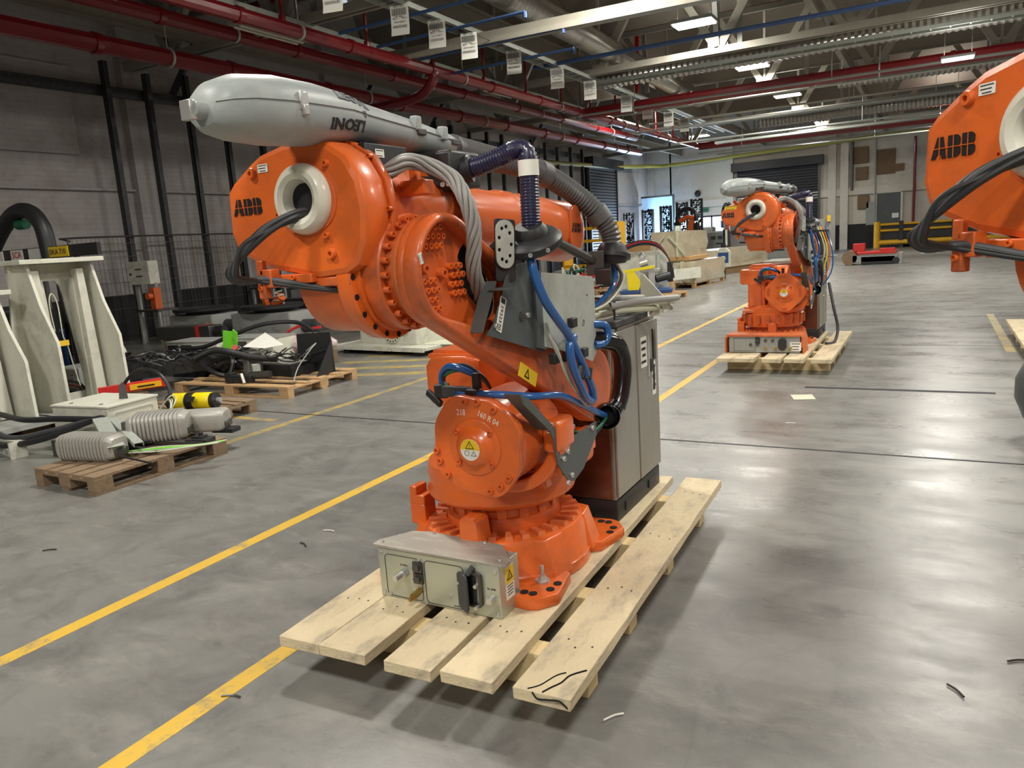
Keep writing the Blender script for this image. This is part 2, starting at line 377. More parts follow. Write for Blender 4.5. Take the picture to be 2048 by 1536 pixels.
# far wall: white blockwork with piers, a concrete band, dark foot
b=MB(); 
b.box((-15.5,YF+.15,4.5),(1.6,.3,9)); b.box((-12.9,YF+.15,5.75),(3.8,.3,6.5)); b.box((2,YF+.15,4.5),(26,.3,9))
struct('wall_far',b,'wall_white_far')
struct('trim_32',MB().box((0,YF-.06,3.25),(34,.2,.42)),'wall_white_far')
for i,x in enumerate((-16,-11.0,-5.2,-4.55,1.0,6.4)): struct('trim_%d'%(33+i),MB().box((x,YF-.1,4.2),(.42,.34,8.4)),'wall_white_far')
struct('baseboard_far',MB().box((4.6,YF-.03,.6),(20,.1,1.2)),'wall_black')
struct('trim_40',MB().box((-4.0,YF-.05,.7),(2.2,.14,1.4)),'wall_black')
struct('wall_right',MB().box((13.15,17,4.5),(.3,66,9)),'wall_white_left')
struct('wall_near',MB().box((-1.5,-15.15,4.5),(29,.3,9)),'wall_white_far')
# glazed daylight opening
b=MB().box((-12.9,YF+.12,1.25),(3.8,.04,2.5)); w1=struct('window_1',b,'daylight_glass')
for x in (-14.7,-13.4,-12.2,-11.1): part('window_bar',MB().box((x,YF+.05,1.25),(.08,.1,2.5)),'steel_dark',w1)
part('window_bar',MB().box((-12.9,YF+.05,2.45),(3.8,.1,.1)),'steel_dark',w1)
b=MB().box((-15.0,46.5,1.9),(2.0,.04,3.8)); w2=struct('window_2',b,'daylight_strip')
part('window_frame',MB().box((-15.0,46.5,3.85),(2.1,.12,.1)).box((-14.0,46.5,1.9),(.1,.12,3.8)),'steel_dark',w2)
# roller shutters
def shutter(name,x0,x1,z1,M,m,hood=True):
    w_=x1-x0; n=int(z1/.16)
    b=MB(); b.box(((x0+x1)/2,0,z1/2),(w_,.03,z1),M); d=struct(name,b,'wall_black')
    sl=MB().box((0,0,0),(w_,.05,.1),M.to_3x3().to_4x4()); me=sl.mesh('slat',m)
    for i in range(n): obj('slat',me,d,T(*(M@Vector(((x0+x1)/2,-.04,.09+i*.16)))))
    part('guide_rail',MB().box((x0,-.05,z1/2),(.12,.14,z1),M).box((x1,-.05,z1/2),(.12,.14,z1),M),'steel_dark',d)
    if hood: part('hood',MB().box(((x0+x1)/2,-.2,z1+.2),(w_+.5,.5,.5),M),'black_plastic',d)
    return d
mat('shutter_grey',(96,98,104),.4,.5,var=.1)
mat('shutter_dark',(44,45,50),.5,.2,var=.1)
shutter('door_1',-10.6,-5.9,5.0,T(0,YF-.1,0),'shutter_dark')
shutter('door_2',0,4.0,5.3,T(XL+.28,37.8,0)@RZ(PI/2)@T(0,0,0),'shutter_grey')
d=struct('door_3',MB().plate(rrect(1.2,3.0,.02),XZ(YF-.06)@T(-2.25,1.5,0),.05),'dark_grey_paint')
part('door_frame',MB().box((-2.9,YF-.08,1.52),(.1,.12,3.04)).box((-1.6,YF-.08,1.52),(.1,.12,3.04)).box((-2.25,YF-.08,3.05),(1.4,.12,.08)),'cream_paint',d)
part('notice',MB().box((-1.9,YF-.14,1.75),(.34,.01,.26)),'label_white',d)
part('push_bar',MB().box((-2.25,YF-.15,1.05),(.8,.05,.05)),'steel_bright',d)
# brown and grey boards, control boxes on the far wall
def wbox(name,m,x,z,w_,h,lab,cat,dp=.12,door=True):
    r=thing(name,lab,cat,(x,YF-dp-.02,z-h/2))
    part('body',MB().box((0,dp/2,h/2),(w_,dp,h)),m,r,bev=.01)
    if door:
        part('door',MB().box((0,-.008,h/2),(w_-.05,.015,h-.05)),m,r); part('handle',MB().box((w_*.35,-.02,h/2),(.03,.02,.12)),'steel_dark',r)
    return r
wbox('wall_cabinet','brown_board',-3.75,5.2,.85,.9,'upper brown wall box beside the dark shutter','box')
wbox('wall_cabinet','brown_board',-3.65,4.2,.65,.7,'middle brown wall box with yellow label beside the dark shutter','box')
wbox('wall_cabinet','brown_board',-3.55,2.6,.6,.75,'lower brown wall box below the concrete ledge','box')
b=MB().box((-2.45,YF-.04,4.72),(.95,.04,1.35)).box((-1.75,YF-.04,4.35),(.45,.04,.4)); solo('patch_board',b,'brown_board','brown boarded patch high on the far white wall','board')
wbox('electric_cabinet','pale_grey_paint',-3.15,1.95,.5,1.3,'tall pale grey electrical cabinet beside the grey door','cabinet')
solo('green_sign',MB().box((-10.35,YF-.16,1.95),(.6,.02,.75)).box((-10.0,YF-.16,1.95),(.2,.02,.75)),'green_paint','green safety notice on the far wall near the daylight opening','sign')
for k in range(3): 
    pass
b=MB()
for k in range(5): b.box((-10.3,YF-.175,2.2-k*.12),(.6-.06*k,.01,.05))
o=solo('notice_print',b,'label_white','white printed lines on the green safety notice','print')
solo('exit_sign',MB().box((-12.6,YF-.1,2.85),(.5,.08,.2)),'green_paint','small dark exit sign above the daylight opening','sign')
solo('wall_lamp',MB().lathe([(.0,0),(.17,.02),(.2,.12),(.1,.2),(0,.22)],frame((-13.0,YF,3.9),(1,0,0),(0,0,1)),16),'black_plastic','round dark wall fitting on the white far wall','lamp')
# vertical pipes on the far wall
def pipe(name,pts,r,m,lab,cat='pipe',n=10,sub=1,flange=0,group=None,hang=0,fm='red_pipe_paint'):
    z0=min(p[2] for p in pts); t=thing(name,lab,cat,(pts[0][0],pts[0][1],pts[0][2]),0,group)
    part('pipe_run',MB().tube(pts,r,n,sub),m,t,world=True)
    if flange:
        for i in range(len(pts)-1):
            a,c=Vector(pts[i]),Vector(pts[i+1]); L_=(c-a).length; k=int(L_/flange)
            for j in range(1,k+1):
                q=a.lerp(c,j*flange/L_); d=(c-a).normalized()*.06
                part('coupling',MB().cyl(q-d,q+d,r*1.14,n=14),fm,t,world=True)
                if hang and j%2:
                    q2=a.lerp(c,(j-.5)*flange/L_); d2=(c-a).normalized()*.02
                    part('hanger',MB().cyl(q2-d2,q2+d2,r*1.18,n=14).cyl(q2,q2+Vector((0,0,hang)),.012,n=6),'galvanised_steel',t,world=True)
    return t
pipe('riser_pipe',[(-1.0,YF-.25,5.9),(-1.0,YF-.25,1.2)],.07,'red_pipe_paint','dark red vertical riser pipe on the far white wall')
pipe('grey_conduit',[(-2.95,YF-.2,6),(-2.95,YF-.2,1.4)],.04,'pale_grey_paint','pale grey vertical conduit left of the brown board')
pipe('dark_conduit',[(-4.15,YF-.2,6),(-4.15,YF-.2,3.3)],.07,'steel_dark','dark vertical conduit beside the brown wall boxes')
pipe('yellow_gas_pipe',[(XL+.6,30,5.1),(XL+.6,40,5.35),(XL+.9,46.6,5.7),(-14.2,YF-.5,5.75),(-8,YF-.5,5.95),(0,YF-.5,6.2),(9,YF-.5,6.5)],.11,'yellow_pipe','long pale yellow gas pipe running round the corner of the hall',sub=2)
# ---------------- roof, trusses, services ----------------
b=MB()
for y0 in (-15,-6,3,12,21,30,39):
    y1=y0+9.01; nx=60
    vs=[];fs=[]
    xs=[XL+(29.4)*i/200 for i in range(201)]
    for i,x in enumerate(xs):
        h=.045 if i%2 else 0
        vs+=[(x,y0,7.1+h),(x,y1-1.2,9.6+h)]
    for i in range(200): fs.append((2*i,2*i+1,2*i+3,2*i+2))
    b.add(vs,fs); b.add([(XL,y1-1.2,9.65),(13.2,y1-1.2,9.65),(13.2,y1,7.1),(XL,y1,7.1)],[(0,1,2,3)])
struct('ceiling',b,'roof_sheet',ang=5)
for j,(x,y0) in enumerate(((-6.5,12),(-1.5,12),(3.5,12),(-9,21),(-3,21),(3,21),(-6,30),(2,30))):
    pass
def truss(y,lab,z0=6.05,z1=8.6,bay=3.2):
    t=thing('roof_truss',lab,'truss',(-1.5,y,z0))
    x0,x1=XL+.1,13.0
    part('bottom_chord',MB().beam((x0,y-.09,z0),(x1,y-.09,z0),.08,.16).beam((x0,y+.09,z0),(x1,y+.09,z0),.08,.16),'ceiling_steel',t,world=True)
    part('top_chord',MB().beam((x0,y,z1),(x1,y,z1),.16,.18),'ceiling_steel',t,world=True)
    x=x0; k=0
    while x<x1-.5:
        part('brace',MB().beam((x,y,z1),(x+bay/2,y,z0),.12,.18),'ceiling_steel',t,world=True)
        part('brace',MB().beam((x+bay/2,y,z0),(x+bay,y,z1),.14,.2),'ceiling_steel',t,world=True)
        part('gusset_plate',MB().box((x+bay/2,y,z0+.12),(.5,.03,.34)),'ceiling_steel',t,world=True)
        part('strut',MB().beam((x+bay/2,y+.02,z0),(x+bay/2,y+.02,z1),.07,.09),'ceiling_steel',t,world=True)
        x+=bay
    return t
truss(20.4,'nearer full roof truss across the hall above the bright lamp')
truss(26.5,'second roof truss across the hall, behind the nearer one')
truss(33.5,'third roof truss across the hall, near the far red pipe')
truss(41,'rearmost roof truss by the far wall')
truss(11.8,'front roof truss with heavy braces at the top of the view')
for i,(x,lab) in enumerate(((-14,'purlin girder above the left wall'),(-8.9,'long girder above the row of hanging labels'),(-2.5,'long girder left of the centre lamps'),(3.2,'long girder right of the centre lamps'),(9,'rightmost long girder in the roof'))):
    b=MB().beam((x,-2,6.3),(x,YF,6.3),.14,.05).beam((x,-2,6.65),(x,YF,6.65),.14,.05).beam((x,-2,6.48),(x,YF,6.48),.02,.32)
    solo('roof_girder',b,'ceiling_steel',lab,'girder')
k=0
for x in range(-15,13,2):     # light purlins sloping with the sheets
    pass
pur=[]
for j,y0 in enumerate((12,21,30,39)):
    for i in range(4):
        y=y0+1.0+i*1.9; z=7.0+(y-y0)*(2.5/7.8)
        o=solo('purlin',MB().beam((XL,y,z-.06),(13,y,z-.06),.09,.14),'red_pipe_paint' if i==1 else 'ceiling_steel','long thin %spurlin, %s counted from the front, under the sloping roof sheets'%('red ' if i==1 else '',ORDS[j*4+i]),'purlin','purlins under the roof sheets')
# roof members, the skylight falling on them put in as pale paint
for j,(x,y) in enumerate(((-4.9,20.3),(-4.4,20.6),(-8.5,24.5),(-8.2,24.7),(-3.8,27.8),(1.6,20.5),(-3.4,34.9))):
    solo('skylit_post',MB().beam((x,y,6.1),(x+.12*(j%3-1),y,8.9),.12,.06),'pale_grey_paint' if j!=2 else 'red_bright',['post painted pale as if skylit, nearest the brightest lamp','post painted pale as if skylit, just right of the brightest lamp','red vertical post high in the roof left of the brightest lamp','post painted pale as if skylit, beside the red vertical post','post painted pale as if skylit, behind the second lamp','post painted pale as if skylit, at upper right in the roof','far post painted pale as if skylit, behind the third lamp'][j],'post','roof posts painted as if skylit')
# red mains
pipe('red_main',[(-12.7,3,5.45),(-12.7,36.8,5.55)],.16,'red_pipe_paint','lowest thick red sprinkler main along the left wall',flange=2.9,hang=.7)
pipe('red_main',[(-12.0,3,5.95),(-11.9,34,5.9)],.13,'red_pipe_paint','second red main just above the lowest one on the left',flange=3.3,hang=.5)
pipe('red_main',[(-9.85,4,5.5),(-9.9,37.2,5.55)],.12,'red_pipe_paint','middle red main running below the hanging paper labels',flange=2.7,hang=.6)
pipe('red_cross_main',[(-9.9,23.4,5.52),(13,24.0,5.6)],.17,'red_pipe_paint','nearer red pipe crossing the hall from left to right',flange=3.4,hang=.6)
pipe('red_cross_main',[(-9.9,37.2,5.55),(13,38.2,5.6)],.17,'red_pipe_paint','further red pipe crossing the hall by the far wall',flange=4,hang=.6)
pipe('red_branch',[(-9.85,14.9,5.5),(-9.95,14.9,5.25),(-10.6,15.1,5.05),(-12.65,15.6,5.1)],.11,'red_pipe_paint','short red branch with elbow joining the mains on the left',sub=5)
for i in range(13):
    y=8.1+i*2.25
    solo('red_dropper',MB().cyl((-9.84,y,5.55),(-9.84,y,6.6),.035,n=8).cyl((-9.84,y,5.6),(-9.84,y,5.7),.06,n=8),'red_pipe_paint','thin red vertical dropper above the middle red main, %s from the front'%ORDS[i],'pipe','red droppers')
pipe('blue_rail',[(-9,18.2,5.95),(13,18.8,6.0)],.05,'ceiling_steel_blue','dark blue horizontal conduit across the hall under the trusses')
for i,(x0,y,x1) in enumerate(((-9.5,11.4,-6.2),(-9.6,12.6,-6.4),(-9.6,14.0,-6.3),(-9.8,15.6,-6.8))):
    solo('sprinkler_arm',MB().cyl((x0,y,5.55),(x1,y+.1,5.6),.03,n=8).cyl((x1,y+.1,5.6),(x1,y+.1,5.5),.04,n=8),'ceiling_steel_blue','thin blue pipe arm beside the hanging labels, %s from the front'%ORDS[i],'pipe','thin blue pipe arms')
# cable trays
def tray(pts,lab,w_=.35,m='galvanised_steel'):
    a,c=Vector(pts[0]),Vector(pts[1]); t=thing('cable_tray',lab,'cable tray',a); d=(c-a).normalized(); s=Vector((-d.y,d.x,0))*w_/2
    part('side_rail',MB().beam(a+s,c+s,.03,.09),m,t,world=True); part('side_rail',MB().beam(a-s,c-s,.03,.09),m,t,world=True)
    b=MB(); n=int((c-a).length/.4)
    for i in range(n): q=a+d*(i*.4+.2); b.beam(q-s,q+s,.03,.02)
    part('rungs',b,m,t,world=True,stuff=True)
    part('cables',MB().tube([a+s*.4+Vector((0,0,.04)),c+s*.4+Vector((0,0,.05))],.04,6,1).tube([a-s*.3+Vector((0,0,.04)),c-s*.3+Vector((0,0,.05))],.03,6,1),'rubber_grey',t,world=True)
    return t
tray(((-8.5,4,5.95),(-8.6,36,5.95)),'long cable tray behind the hanging labels')
tray(((-10.7,3,5.95),(-10.8,36,5.95)),'cable tray between the red mains on the left')
tray(((-13.6,3,5.7),(-13.6,33,5.7)),'cable tray close to the left wall',.3,'ceiling_steel')
tray(((-8.4,20.9,5.85),(13,21.6,5.9)),'cable tray crossing the hall in front of the red pipe')
tray(((-8.4,30.3,5.6),(13,31.2,5.7)),'cable tray crossing the hall behind the red pipe')
tray(((-8.4,34.3,5.3),(13,35.1,5.4)),'rear cable tray crossing the hall below the others')
b=MB().beam((-10.4,14.2,5.75),(2,14.9,5.8),.5,.16).beam((-10.4,13.85,5.62),(2,14.55,5.66),.06,.1)
solo('service_beam',b,'ceiling_steel','grey box beam crossing above the hanging labels','beam')
# ducts
def duct(pts,r,lab,m='duct_foil'):
    t=thing('air_duct',lab,'duct',pts[0]); part('duct_run',MB().tube(pts,r,16,1,corr=.035,pitch=.16),m,t,world=True); return t
duct([(-9.2,22.1,6.15),(13,22.7,6.2)],.24,'ribbed silver air duct just above the nearer red cross pipe')
duct([(-7.6,6,6.6),(-7.9,30,6.5)],.3,'silver air duct running beside the row of hanging labels')
duct([(-7,36.5,6.2),(13,37,6.3)],.3,'shiny silver duct behind the far trusses')
duct([(-3,29.2,6.3),(13,29.9,6.3)],.26,'silver duct in the middle distance below the roof')
for i,(y,z,m) in enumerate(((22.6,5.35,'pale_grey_paint'),(25.2,5.6,'galvanised_steel'),(27.4,5.25,'pale_grey_paint'),(29.0,5.7,'ceiling_steel'),(32.6,5.3,'galvanised_steel'),(36.0,5.1,'pale_grey_paint'),(39.5,5.3,'galvanised_steel'))):
    solo('cross_conduit',MB().cyl((-9.6,y,z),(12.8,y+.7,z+.06),.035,n=8).cyl((-2.5,y+.22,z),(-2.5,y+.22,z+.9),.015,n=6).cyl((3.2,y+.4,z),(3.2,y+.4,z+.9),.015,n=6),m,'thin pale conduit crossing the hall under the trusses, %s from the front'%ORDS[i],'conduit','thin cross conduits')
# lamps
t0=None
def lamp(x,y,z,lab,lit=True):
    t=thing('ceiling_lamp',lab,'lamp',(x,y,z),0,'lit high bay lamps')
    if z<6: t.scale=(.7,.7,.7)
    part('housing',MB().box((0,0,.07),(1.0,.62,.08)),'pale_grey_paint',t,bev=.01)
    for k in range(5): part('tube',MB().box((0,-.24+.12*k,.012),(.92,.07,.025)),'lamp_diffuser',t)
    for sx in (-.4,.4): part('suspension',MB().cyl((sx,0,.1),(sx,0,.9),.01,n=6),'steel_dark',t)
labs={0:'largest lit ceiling lamp, at top centre right',1:'lit lamp just below and right of the largest one',2:'lit lamp under the nearer red cross pipe',3:'lit lamp far back above the shutter',4:'lit lamp hanging in front of the red pipe at upper right',5:'small lit lamp far back at upper right'}
for i,(x,y,z) in enumerate(LAMPS):
    lamp(x,y,z,labs.get(i,'lit ceiling lamp out of view, %s of the outer ones'%ORDS[i]))
def tubes(x,y,lab):
    t=thing('fluorescent_fitting',lab,'lamp',(x,y,5.75))
    part('tray',MB().box((0,0,.06),(.62,1.7,.06)),'ceiling_steel',t)
    for sy in (-.6,.6): part('suspension',MB().cyl((0,sy,.08),(0,sy,.85),.012,n=6),'steel_dark',t)
    for k in range(4): part('tube',MB().cyl((-.22+.147*k,-.78,0),(-.22+.147*k,.78,0),.025,n=8),'unlit_tube',t)
tubes(-10.85,11.2,'unlit four tube fitting at upper left above the red main')
tubes(-10.6,19.5,'unlit four tube fitting further along behind the red branch')
tubes(-10.9,27.5,'unlit four tube fitting far along near the corner')
# hanging paper labels on a wire
pipe('label_wire',[(-7.8,8,5.62),(-8.0,29,5.62)],.008,'steel_dark','thin wire carrying the row of hanging paper labels','wire',6)
TAGY=[9.3,10.95,12.05,13.15,14.95,17.1,19.1,21.8,23.7,25.9,27.8]
tagmesh=None
for i,y in enumerate(TAGY):
    t=thing('hanging_label','white paper location label number %s from the front in the hanging row'%(['one','two','three','four','five','six','seven','eight','nine','ten','eleven'][i]),'label',(-7.82-.008*i,y,5.6),0,'hanging paper labels')
    if tagmesh is None:
        s_=MB(); W=.16; pr=[(0,0),(.008,-.15),(0,-.36),(-.03,-.47)]
        vs=[];fs=[]
        for k,(dy,z) in enumerate(pr): vs+=[(-W,dy,z),(W,dy,z)]
        for k in range(3): fs.append((2*k,2*k+1,2*k+3,2*k+2))
        s_.add(vs,fs); s_.add([(v[0],v[1]+.003,v[2]) for v in vs],[f[::-1] for f in fs])
        p_=MB(); 
        for k in range(18): p_.box((-.125+k*.0145,-.004,-.10),(.005+.004*(k%3==0),.002,.11))
        p_.text('6000 0601',.045,XZ(-.004)@T(0,-.02,0),.001); p_.text('Bin 5',.04,XZ(-.001)@T(-.08,-.20,0),.001); p_.text('Max 5',.04,XZ(-.001)@T(.08,-.20,0),.001)
        p_.text('Stock target 5',.036,XZ(-.003)@T(0,-.255,0),.001)
        for k in range(14): p_.box((-.12+k*.018,-.012,-.33),(.007,.002,.04))
        p_.text('BIN LABEL 2',.03,XZ(-.004)@T(0,-.175,0),.001)
        tagmesh=(s_.mesh('sheet','label_white'),p_.mesh('print','ink_black'))
    obj('sheet',tagmesh[0],t,RZ(.25)); obj('print',tagmesh[1],t,RZ(.25))['kind']='stuff'
# steel posts in front of the left wall and their rail
rail=solo('wall_rail',MB().beam((-15.75,4,5.35),(-15.75,37,5.7),.06,.22),'steel_post','long horizontal dark steel rail high on the left wall','rail')
ys=[10.9,11.9,12.95,14.0,15.15,16.3,17.5,18.7,20.0,21.2,22.3,23.4,24.4,25.7,27.0,28.2,29.5,30.8,32.2,33.5,35.0,36.4]
for i,y in enumerate(ys):
    h=6.0-(.12 if i%3==1 else 0)
    solo('steel_post',MB().box((-15.6,y,h/2),(.14,.12,h)).box((-15.54,y-.05,h/2),(.04,.02,h)),'steel_post','tall dark steel post against the left wall, %s from the left'%ORDS[i],'post','steel posts along the left wall')
for i,y in enumerate((12.9,19.4,23.4,31.2)):
    solo('knee_brace',MB().beam((-15.9,y-.1,5.6),(-15.2,y+.3,6.9),.14,.12),'steel_post','slanting dark bracket above the left wall rail, %s from the left'%ORDS[i],'bracket','slanting brackets on the left wall')
# ---------------- industrial robot ----------------
def bolts(parent,name,pts,axis,r,h,m,hexa=True):
    "socket screws: one mesh shared, at points, pointing along axis"
    b=MB(); b.lathe([(r,0),(r,h*.85),(r*.9,h),(r*.5,h),(r*.48,h*.4),(0,h*.4)],n=10); me=b.mesh(name,m)
    z=Vector(axis).normalized(); q=Vector((0,0,1)).rotation_difference(z).to_matrix().to_4x4()
    for p in pts: obj(name,me,parent,T(*p)@q)
def abb(parent,M,h,m='ink_black',cut='orange_paint'):
    b=MB(); t=.0015
    A=[[(0,0),(.27,0),(.36,.24),(.56,.24),(.60,0),(.88,0),(.66,1),(.34,1)],[(.40,.42),(.53,.42),(.50,.74)]]
    A=[(0,0),(.26,0),(.34,.2),(.60,.2),(.63,0),(.88,0),(.70,1),(.36,1)]
    b.plate([[(x*h,y*h) for x,y in A]],M,t)
    for k in (0,1):
        o=(.98+.80*k)*h
        B_=[(0,0),(.48,0),(.62,.06),(.70,.16),(.70,.36),(.60,.50),(.68,.62),(.68,.84),(.60,.95),(.48,1),(0,1)]
        b.plate([[(o+x*h,y*h) for x,y in B_]],M,t)
    l=part('lettering',b,m,parent,label='black three letter maker mark')
    c=MB(); c.box((1.27*h,.48*h,t*1.2),(2.34*h,.035*h,t),M)
    for x in (.5,1.3,2.1): c.box((x*h,.5*h,t*1.2),(.035*h,1.02*h,t),M)
    part('letter_gap',c,cut,parent,stuff=True)
def warn(parent,M,w,h,name='warning_sticker'):
    s=part(name,MB().plate(rrect(w,h,.004),M,.001),'label_white',parent)
    part('yellow_field',MB().box((0,h*.22,.0013),(w*.96,h*.5,.0008),M),'label_yellow',s)
    t=MB(); a=w*.34; c=h*.2
    t.plate([[(-a,c-a*.7),(a,c-a*.7),(0,c+a*1.05)],[(-a*.66,c-a*.5),(a*.66,c-a*.5),(0,c+a*.68)]],M@T(0,0,.0018),.0006)
    t.box((0,c-a*.05,.002),(a*.14,a*.5,.0006),M); t.box((0,c-a*.4,.002),(a*.14,a*.12,.0006),M)
    for k in range(4): t.box((0,-h*.1-k*h*.09,.0016),(w*(.7-.1*(k%2)),h*.025,.0005),M)
    part('print',t,'ink_black',s,stuff=True)
    return s
def sticker(parent,M,w,h,lines=3,bars=False,col='label_white'):
    s=part('sticker',MB().plate(rrect(w,h,min(w,h)*.08),M,.001),col,parent)
    b=MB()
    for k in range(lines): b.box((-w*.05*(k%2),h*(.32-.64*k/max(1,lines-1)) if lines>1 else 0,.0013),(w*(.8-.12*(k%3)),h*.09,.0006),M)
    part('print',b,'ink_black',s,stuff=True); return s
P_UP=-.055   # pitch of the upper arm
def upz(y): return 1.643+P_UP*(y+1.11)
def robot(lab,M,style='a',dress=True,base=True):
    t=thing('industrial_robot',lab,'robot',M=M,group=None)
    # ---- foot casting
    if base:
        b=MB().lathe([(.405,0),(.405,.05),(.395,.06),(.385,.17),(.37,.205),(.355,.212),(.26,.198),(.25,.2)],n=56)
        for sx in (1,-1):
            for sy in (1,-1):
                o=[(.20,.46),(.36,.475),(.40,.46),(.455,.385),(.455,.36),(.42,.18),(.30,.10),(.15,.3)]
                o=[(sx*x,sy*y) for x,y in o]
                if sx*sy<0: o=o[::-1]
                b.plate(o,Matrix.Identity(4),.05,.008)
                lo=[(.20,.29),(.33,.27),(.385,.25),(.405,.12),(.30,.06)]; hi=[(.21,.26),(.30,.245),(.335,.235),(.36,.12),(.30,.06)]
                vs=[(sx*x,sy*y,.04) for x,y in lo]+[(sx*x,sy*y,.205) for x,y in hi]
                fs=[(0,1,6,5),(1,2,7,6),(2,3,8,7),(3,4,9,8),(4,0,5,9),(5,6,7,8,9)]
                if sx*sy<0: fs=[f[::-1] for f in fs]
                b.add(vs,[f[::-1] for f in fs])
        bc=part('base_casting',b,'orange_paint',t,bev=.006,ang=40)
        n=30; rm=MB(); rm.add([(.27,-.012,.19),(.272,.012,.19),(.365,.020,.195),(.365,-.020,.195),(.275,-.010,.222),(.275,.010,.222),(.355,.016,.228),(.355,-.016,.228)],
            [(4,5,6,7),(0,4,7,3),(1,2,6,5),(0,1,5,4),(3,7,6,2)][::1]); me=rm.mesh('rib','orange_dusty')
        for i in range(n): obj('rib',me,bc,RZ(2*PI*i/n+.05))
        hm=MB().lathe([(.0,0),(.018,0),(.018,.003),(0,.003)],n=14).mesh('bolt_hole','dark_hollow')
        for sx in (1,-1):
            for sy in (1,-1):
                for (x,y) in ((.36,.42),(.41,.36),(.32,.42),(.415,.30)): obj('bolt_hole',hm,bc,T(sx*x,sy*y,.0505))
        sb=MB().cyl((.345,-.30,.05),(.345,-.30,.058),.032,n=24).cyl((.345,-.30,.058),(.345,-.30,.075),.018,n=6).cyl((.345,-.30,.07),(.345,-.30,.12),.010,n=12)
        if style=='a': part('anchor_bolt',sb,'steel_bright',bc)
        b=MB().lathe([(.262,.19),(.268,.23),(.262,.27),(.250,.275),(.252,.325),(.262,.33)],n=48)
        col=part('turntable',b,'orange_worn',t)
        lug=MB().plate([(-.022,-.03),(.022,-.03),(.022,.01),(.01,.028),(-.01,.028),(-.022,.01)],frame((0,0,0),(0,-1,0),(0,0,1)),.012,.003).mesh('lug','orange_paint')
        for i in range(16): 
            a=2*PI*i/16+.1; obj('lug',lug,col,RZ(a)@T(-.262,0,.30)@RZ(PI)@Matrix.Identity(4))
        # ---- rotating frame
        b=MB().lathe([(.20,.325),(.31,.33),(.345,.352),(.350,.372),(.335,.40),(.345,.45),(.335,.50),(.28,.53),(.0,.53)],n=40)
        if style=='b': b.lathe([(.30,.26),(.34,.27),(.36,.42),(.33,.44)],n=32)
        b.plate([(-.12,.45),(.42,.45),(.50,.62),(.47,.86),(.34,.97),(.20,.95),(.02,.80),(-.10,.64)],YZ(-.16),.30,.02)
        b.plate(rrect(.56,.16,.04,.1,.48),YZ(-.20),.52,.015)
        fr=part('rotating_frame',b,'orange_paint',t,bev=0,ang=45)
        nm=MB().plate([(0,0),(.03,0),(.03,.012),(.015,.02),(0,.012)],XZ(-.352),.01,.002)
        for a in range(8): pass
        # limit stops and horn on the base
        b=MB().plate([(-.05,-.06),(.05,-.06),(.04,.05),(.025,.065),(-.035,.065),(-.045,.05)],XZ(-.30)@T(.06,.265,0),.11,.008)
        part('stop_block',b,'orange_paint',t)
        b=MB().box((-.345,-.17,.235),(.085,.09,.10)).box((-.345,-.17,.305),(.085,.09,.05)).box((-.365,-.17,.345),(.04,.09,.05)).box((-.345,-.17,.16),(.05,.06,.07))
        b.box((-.31,-.13,.20),(.06,.12,.04)); part('horn_bracket',b,'orange_paint',t,bev=.006)
        part('sync_mark',MB().box((.035,-.275,.315),(.05,.012,.02)).box((.08,-.275,.36),(.012,.02,.05)),'label_white',t)
        # motor A2 cover on the far left
        b=MB().plate([(-.27,.80),(-.25,.765),(-.12,.745),(.02,.76),(.02,.97),(-.06,.99),(-.235,.985),(-.27,.94)],XZ(.18),.34,.012)
        b.box((-.13,.0,.985),(.25,.3,.02)).box((-.13,.0,1.0),(.22,.26,.02))
        mc=part('motor_cover',b,'orange_paint',t,ang=40); bolts(mc,'screw',[(.0,-.162,.93)],(0,-1,0),.012,.01,'orange_worn')
        part('frame_leg',MB().cyl((-.21,-.0,.40),(-.21,0,.78),.018,n=10).cyl((-.16,.05,.45),(-.16,.05,.78),.03,n=10),'orange_worn',t)
        # ---- balancing cylinder and end cap
        cx,cz=(.222,.700)
        b=MB().lathe([(.19,0),(.196,.02),(.19,.04),(.188,.34),(.15,.42),(.08,.5)],frame((cx,-.525,cz),(1,0,0),(0,0,-1)),40)
        bal=part('balancing_cylinder',b,'orange_worn',t)
        R_=[.205,.192,.185,.192,.205,.205,.19,.18,.19,.205,.21,.2] if style=='a' else None
        o=[]
        for i in range(72):
            a=2*PI*i/72
            if style=='a': r=.203+.010*math.cos(4*(a-.6))-.004*math.cos(8*a)
            else: r=.205+.012*math.cos(4*a)+.0
            if style=='b': r=min(.222,.195/max(abs(math.cos(a-PI/4)),abs(math.sin(a-PI/4)))**.9) if True else r
            o.append((cx+r*math.cos(a),cz+r*math.sin(a)))
        cap=part('end_cap',MB().plate(o,XZ(-.52),.036,.006),'orange_paint',t)
        F=frame((cx,-.556,cz),(1,0,0),(0,0,1))
        part('cap_dome',MB().lathe([(.112,0),(.112,.004),(.108,.006),(.085,.006),(.072,.018),(.062,.034),(.048,.040),(0,.040)],F,40),'orange_paint',cap)
        part('groove_ring',MB().lathe([(.113,.0002),(.117,.0002),(.117,.0012),(.113,.0012)],F,40),'orange_worn',cap)
        ang=[100,82,58,188,202,222,-72,-55,-38,170][:9] if style=='a' else [95,85,105,-95,-85,5,-5,185,175,15,165]
        bolts(cap,'cap_screw',[(cx+.182*math.cos(math.radians(a)),-.556,cz+.182*math.sin(math.radians(a))) for a in ang],(0,-1,0),.014,.012,'orange_worn')
        bolts(cap,'cap_screw',[(cx+.098*math.cos(math.radians(a)),-.561,cz+.098*math.sin(math.radians(a))) for a in (40,140,220,-40)],(0,-1,0),.012,.01,'orange_worn')
        G=F@T(0,0,.0405)
        st=part('round_sticker',MB().lathe([(.043,0),(.043,.001),(0,.001)],G,32),'label_white',cap)
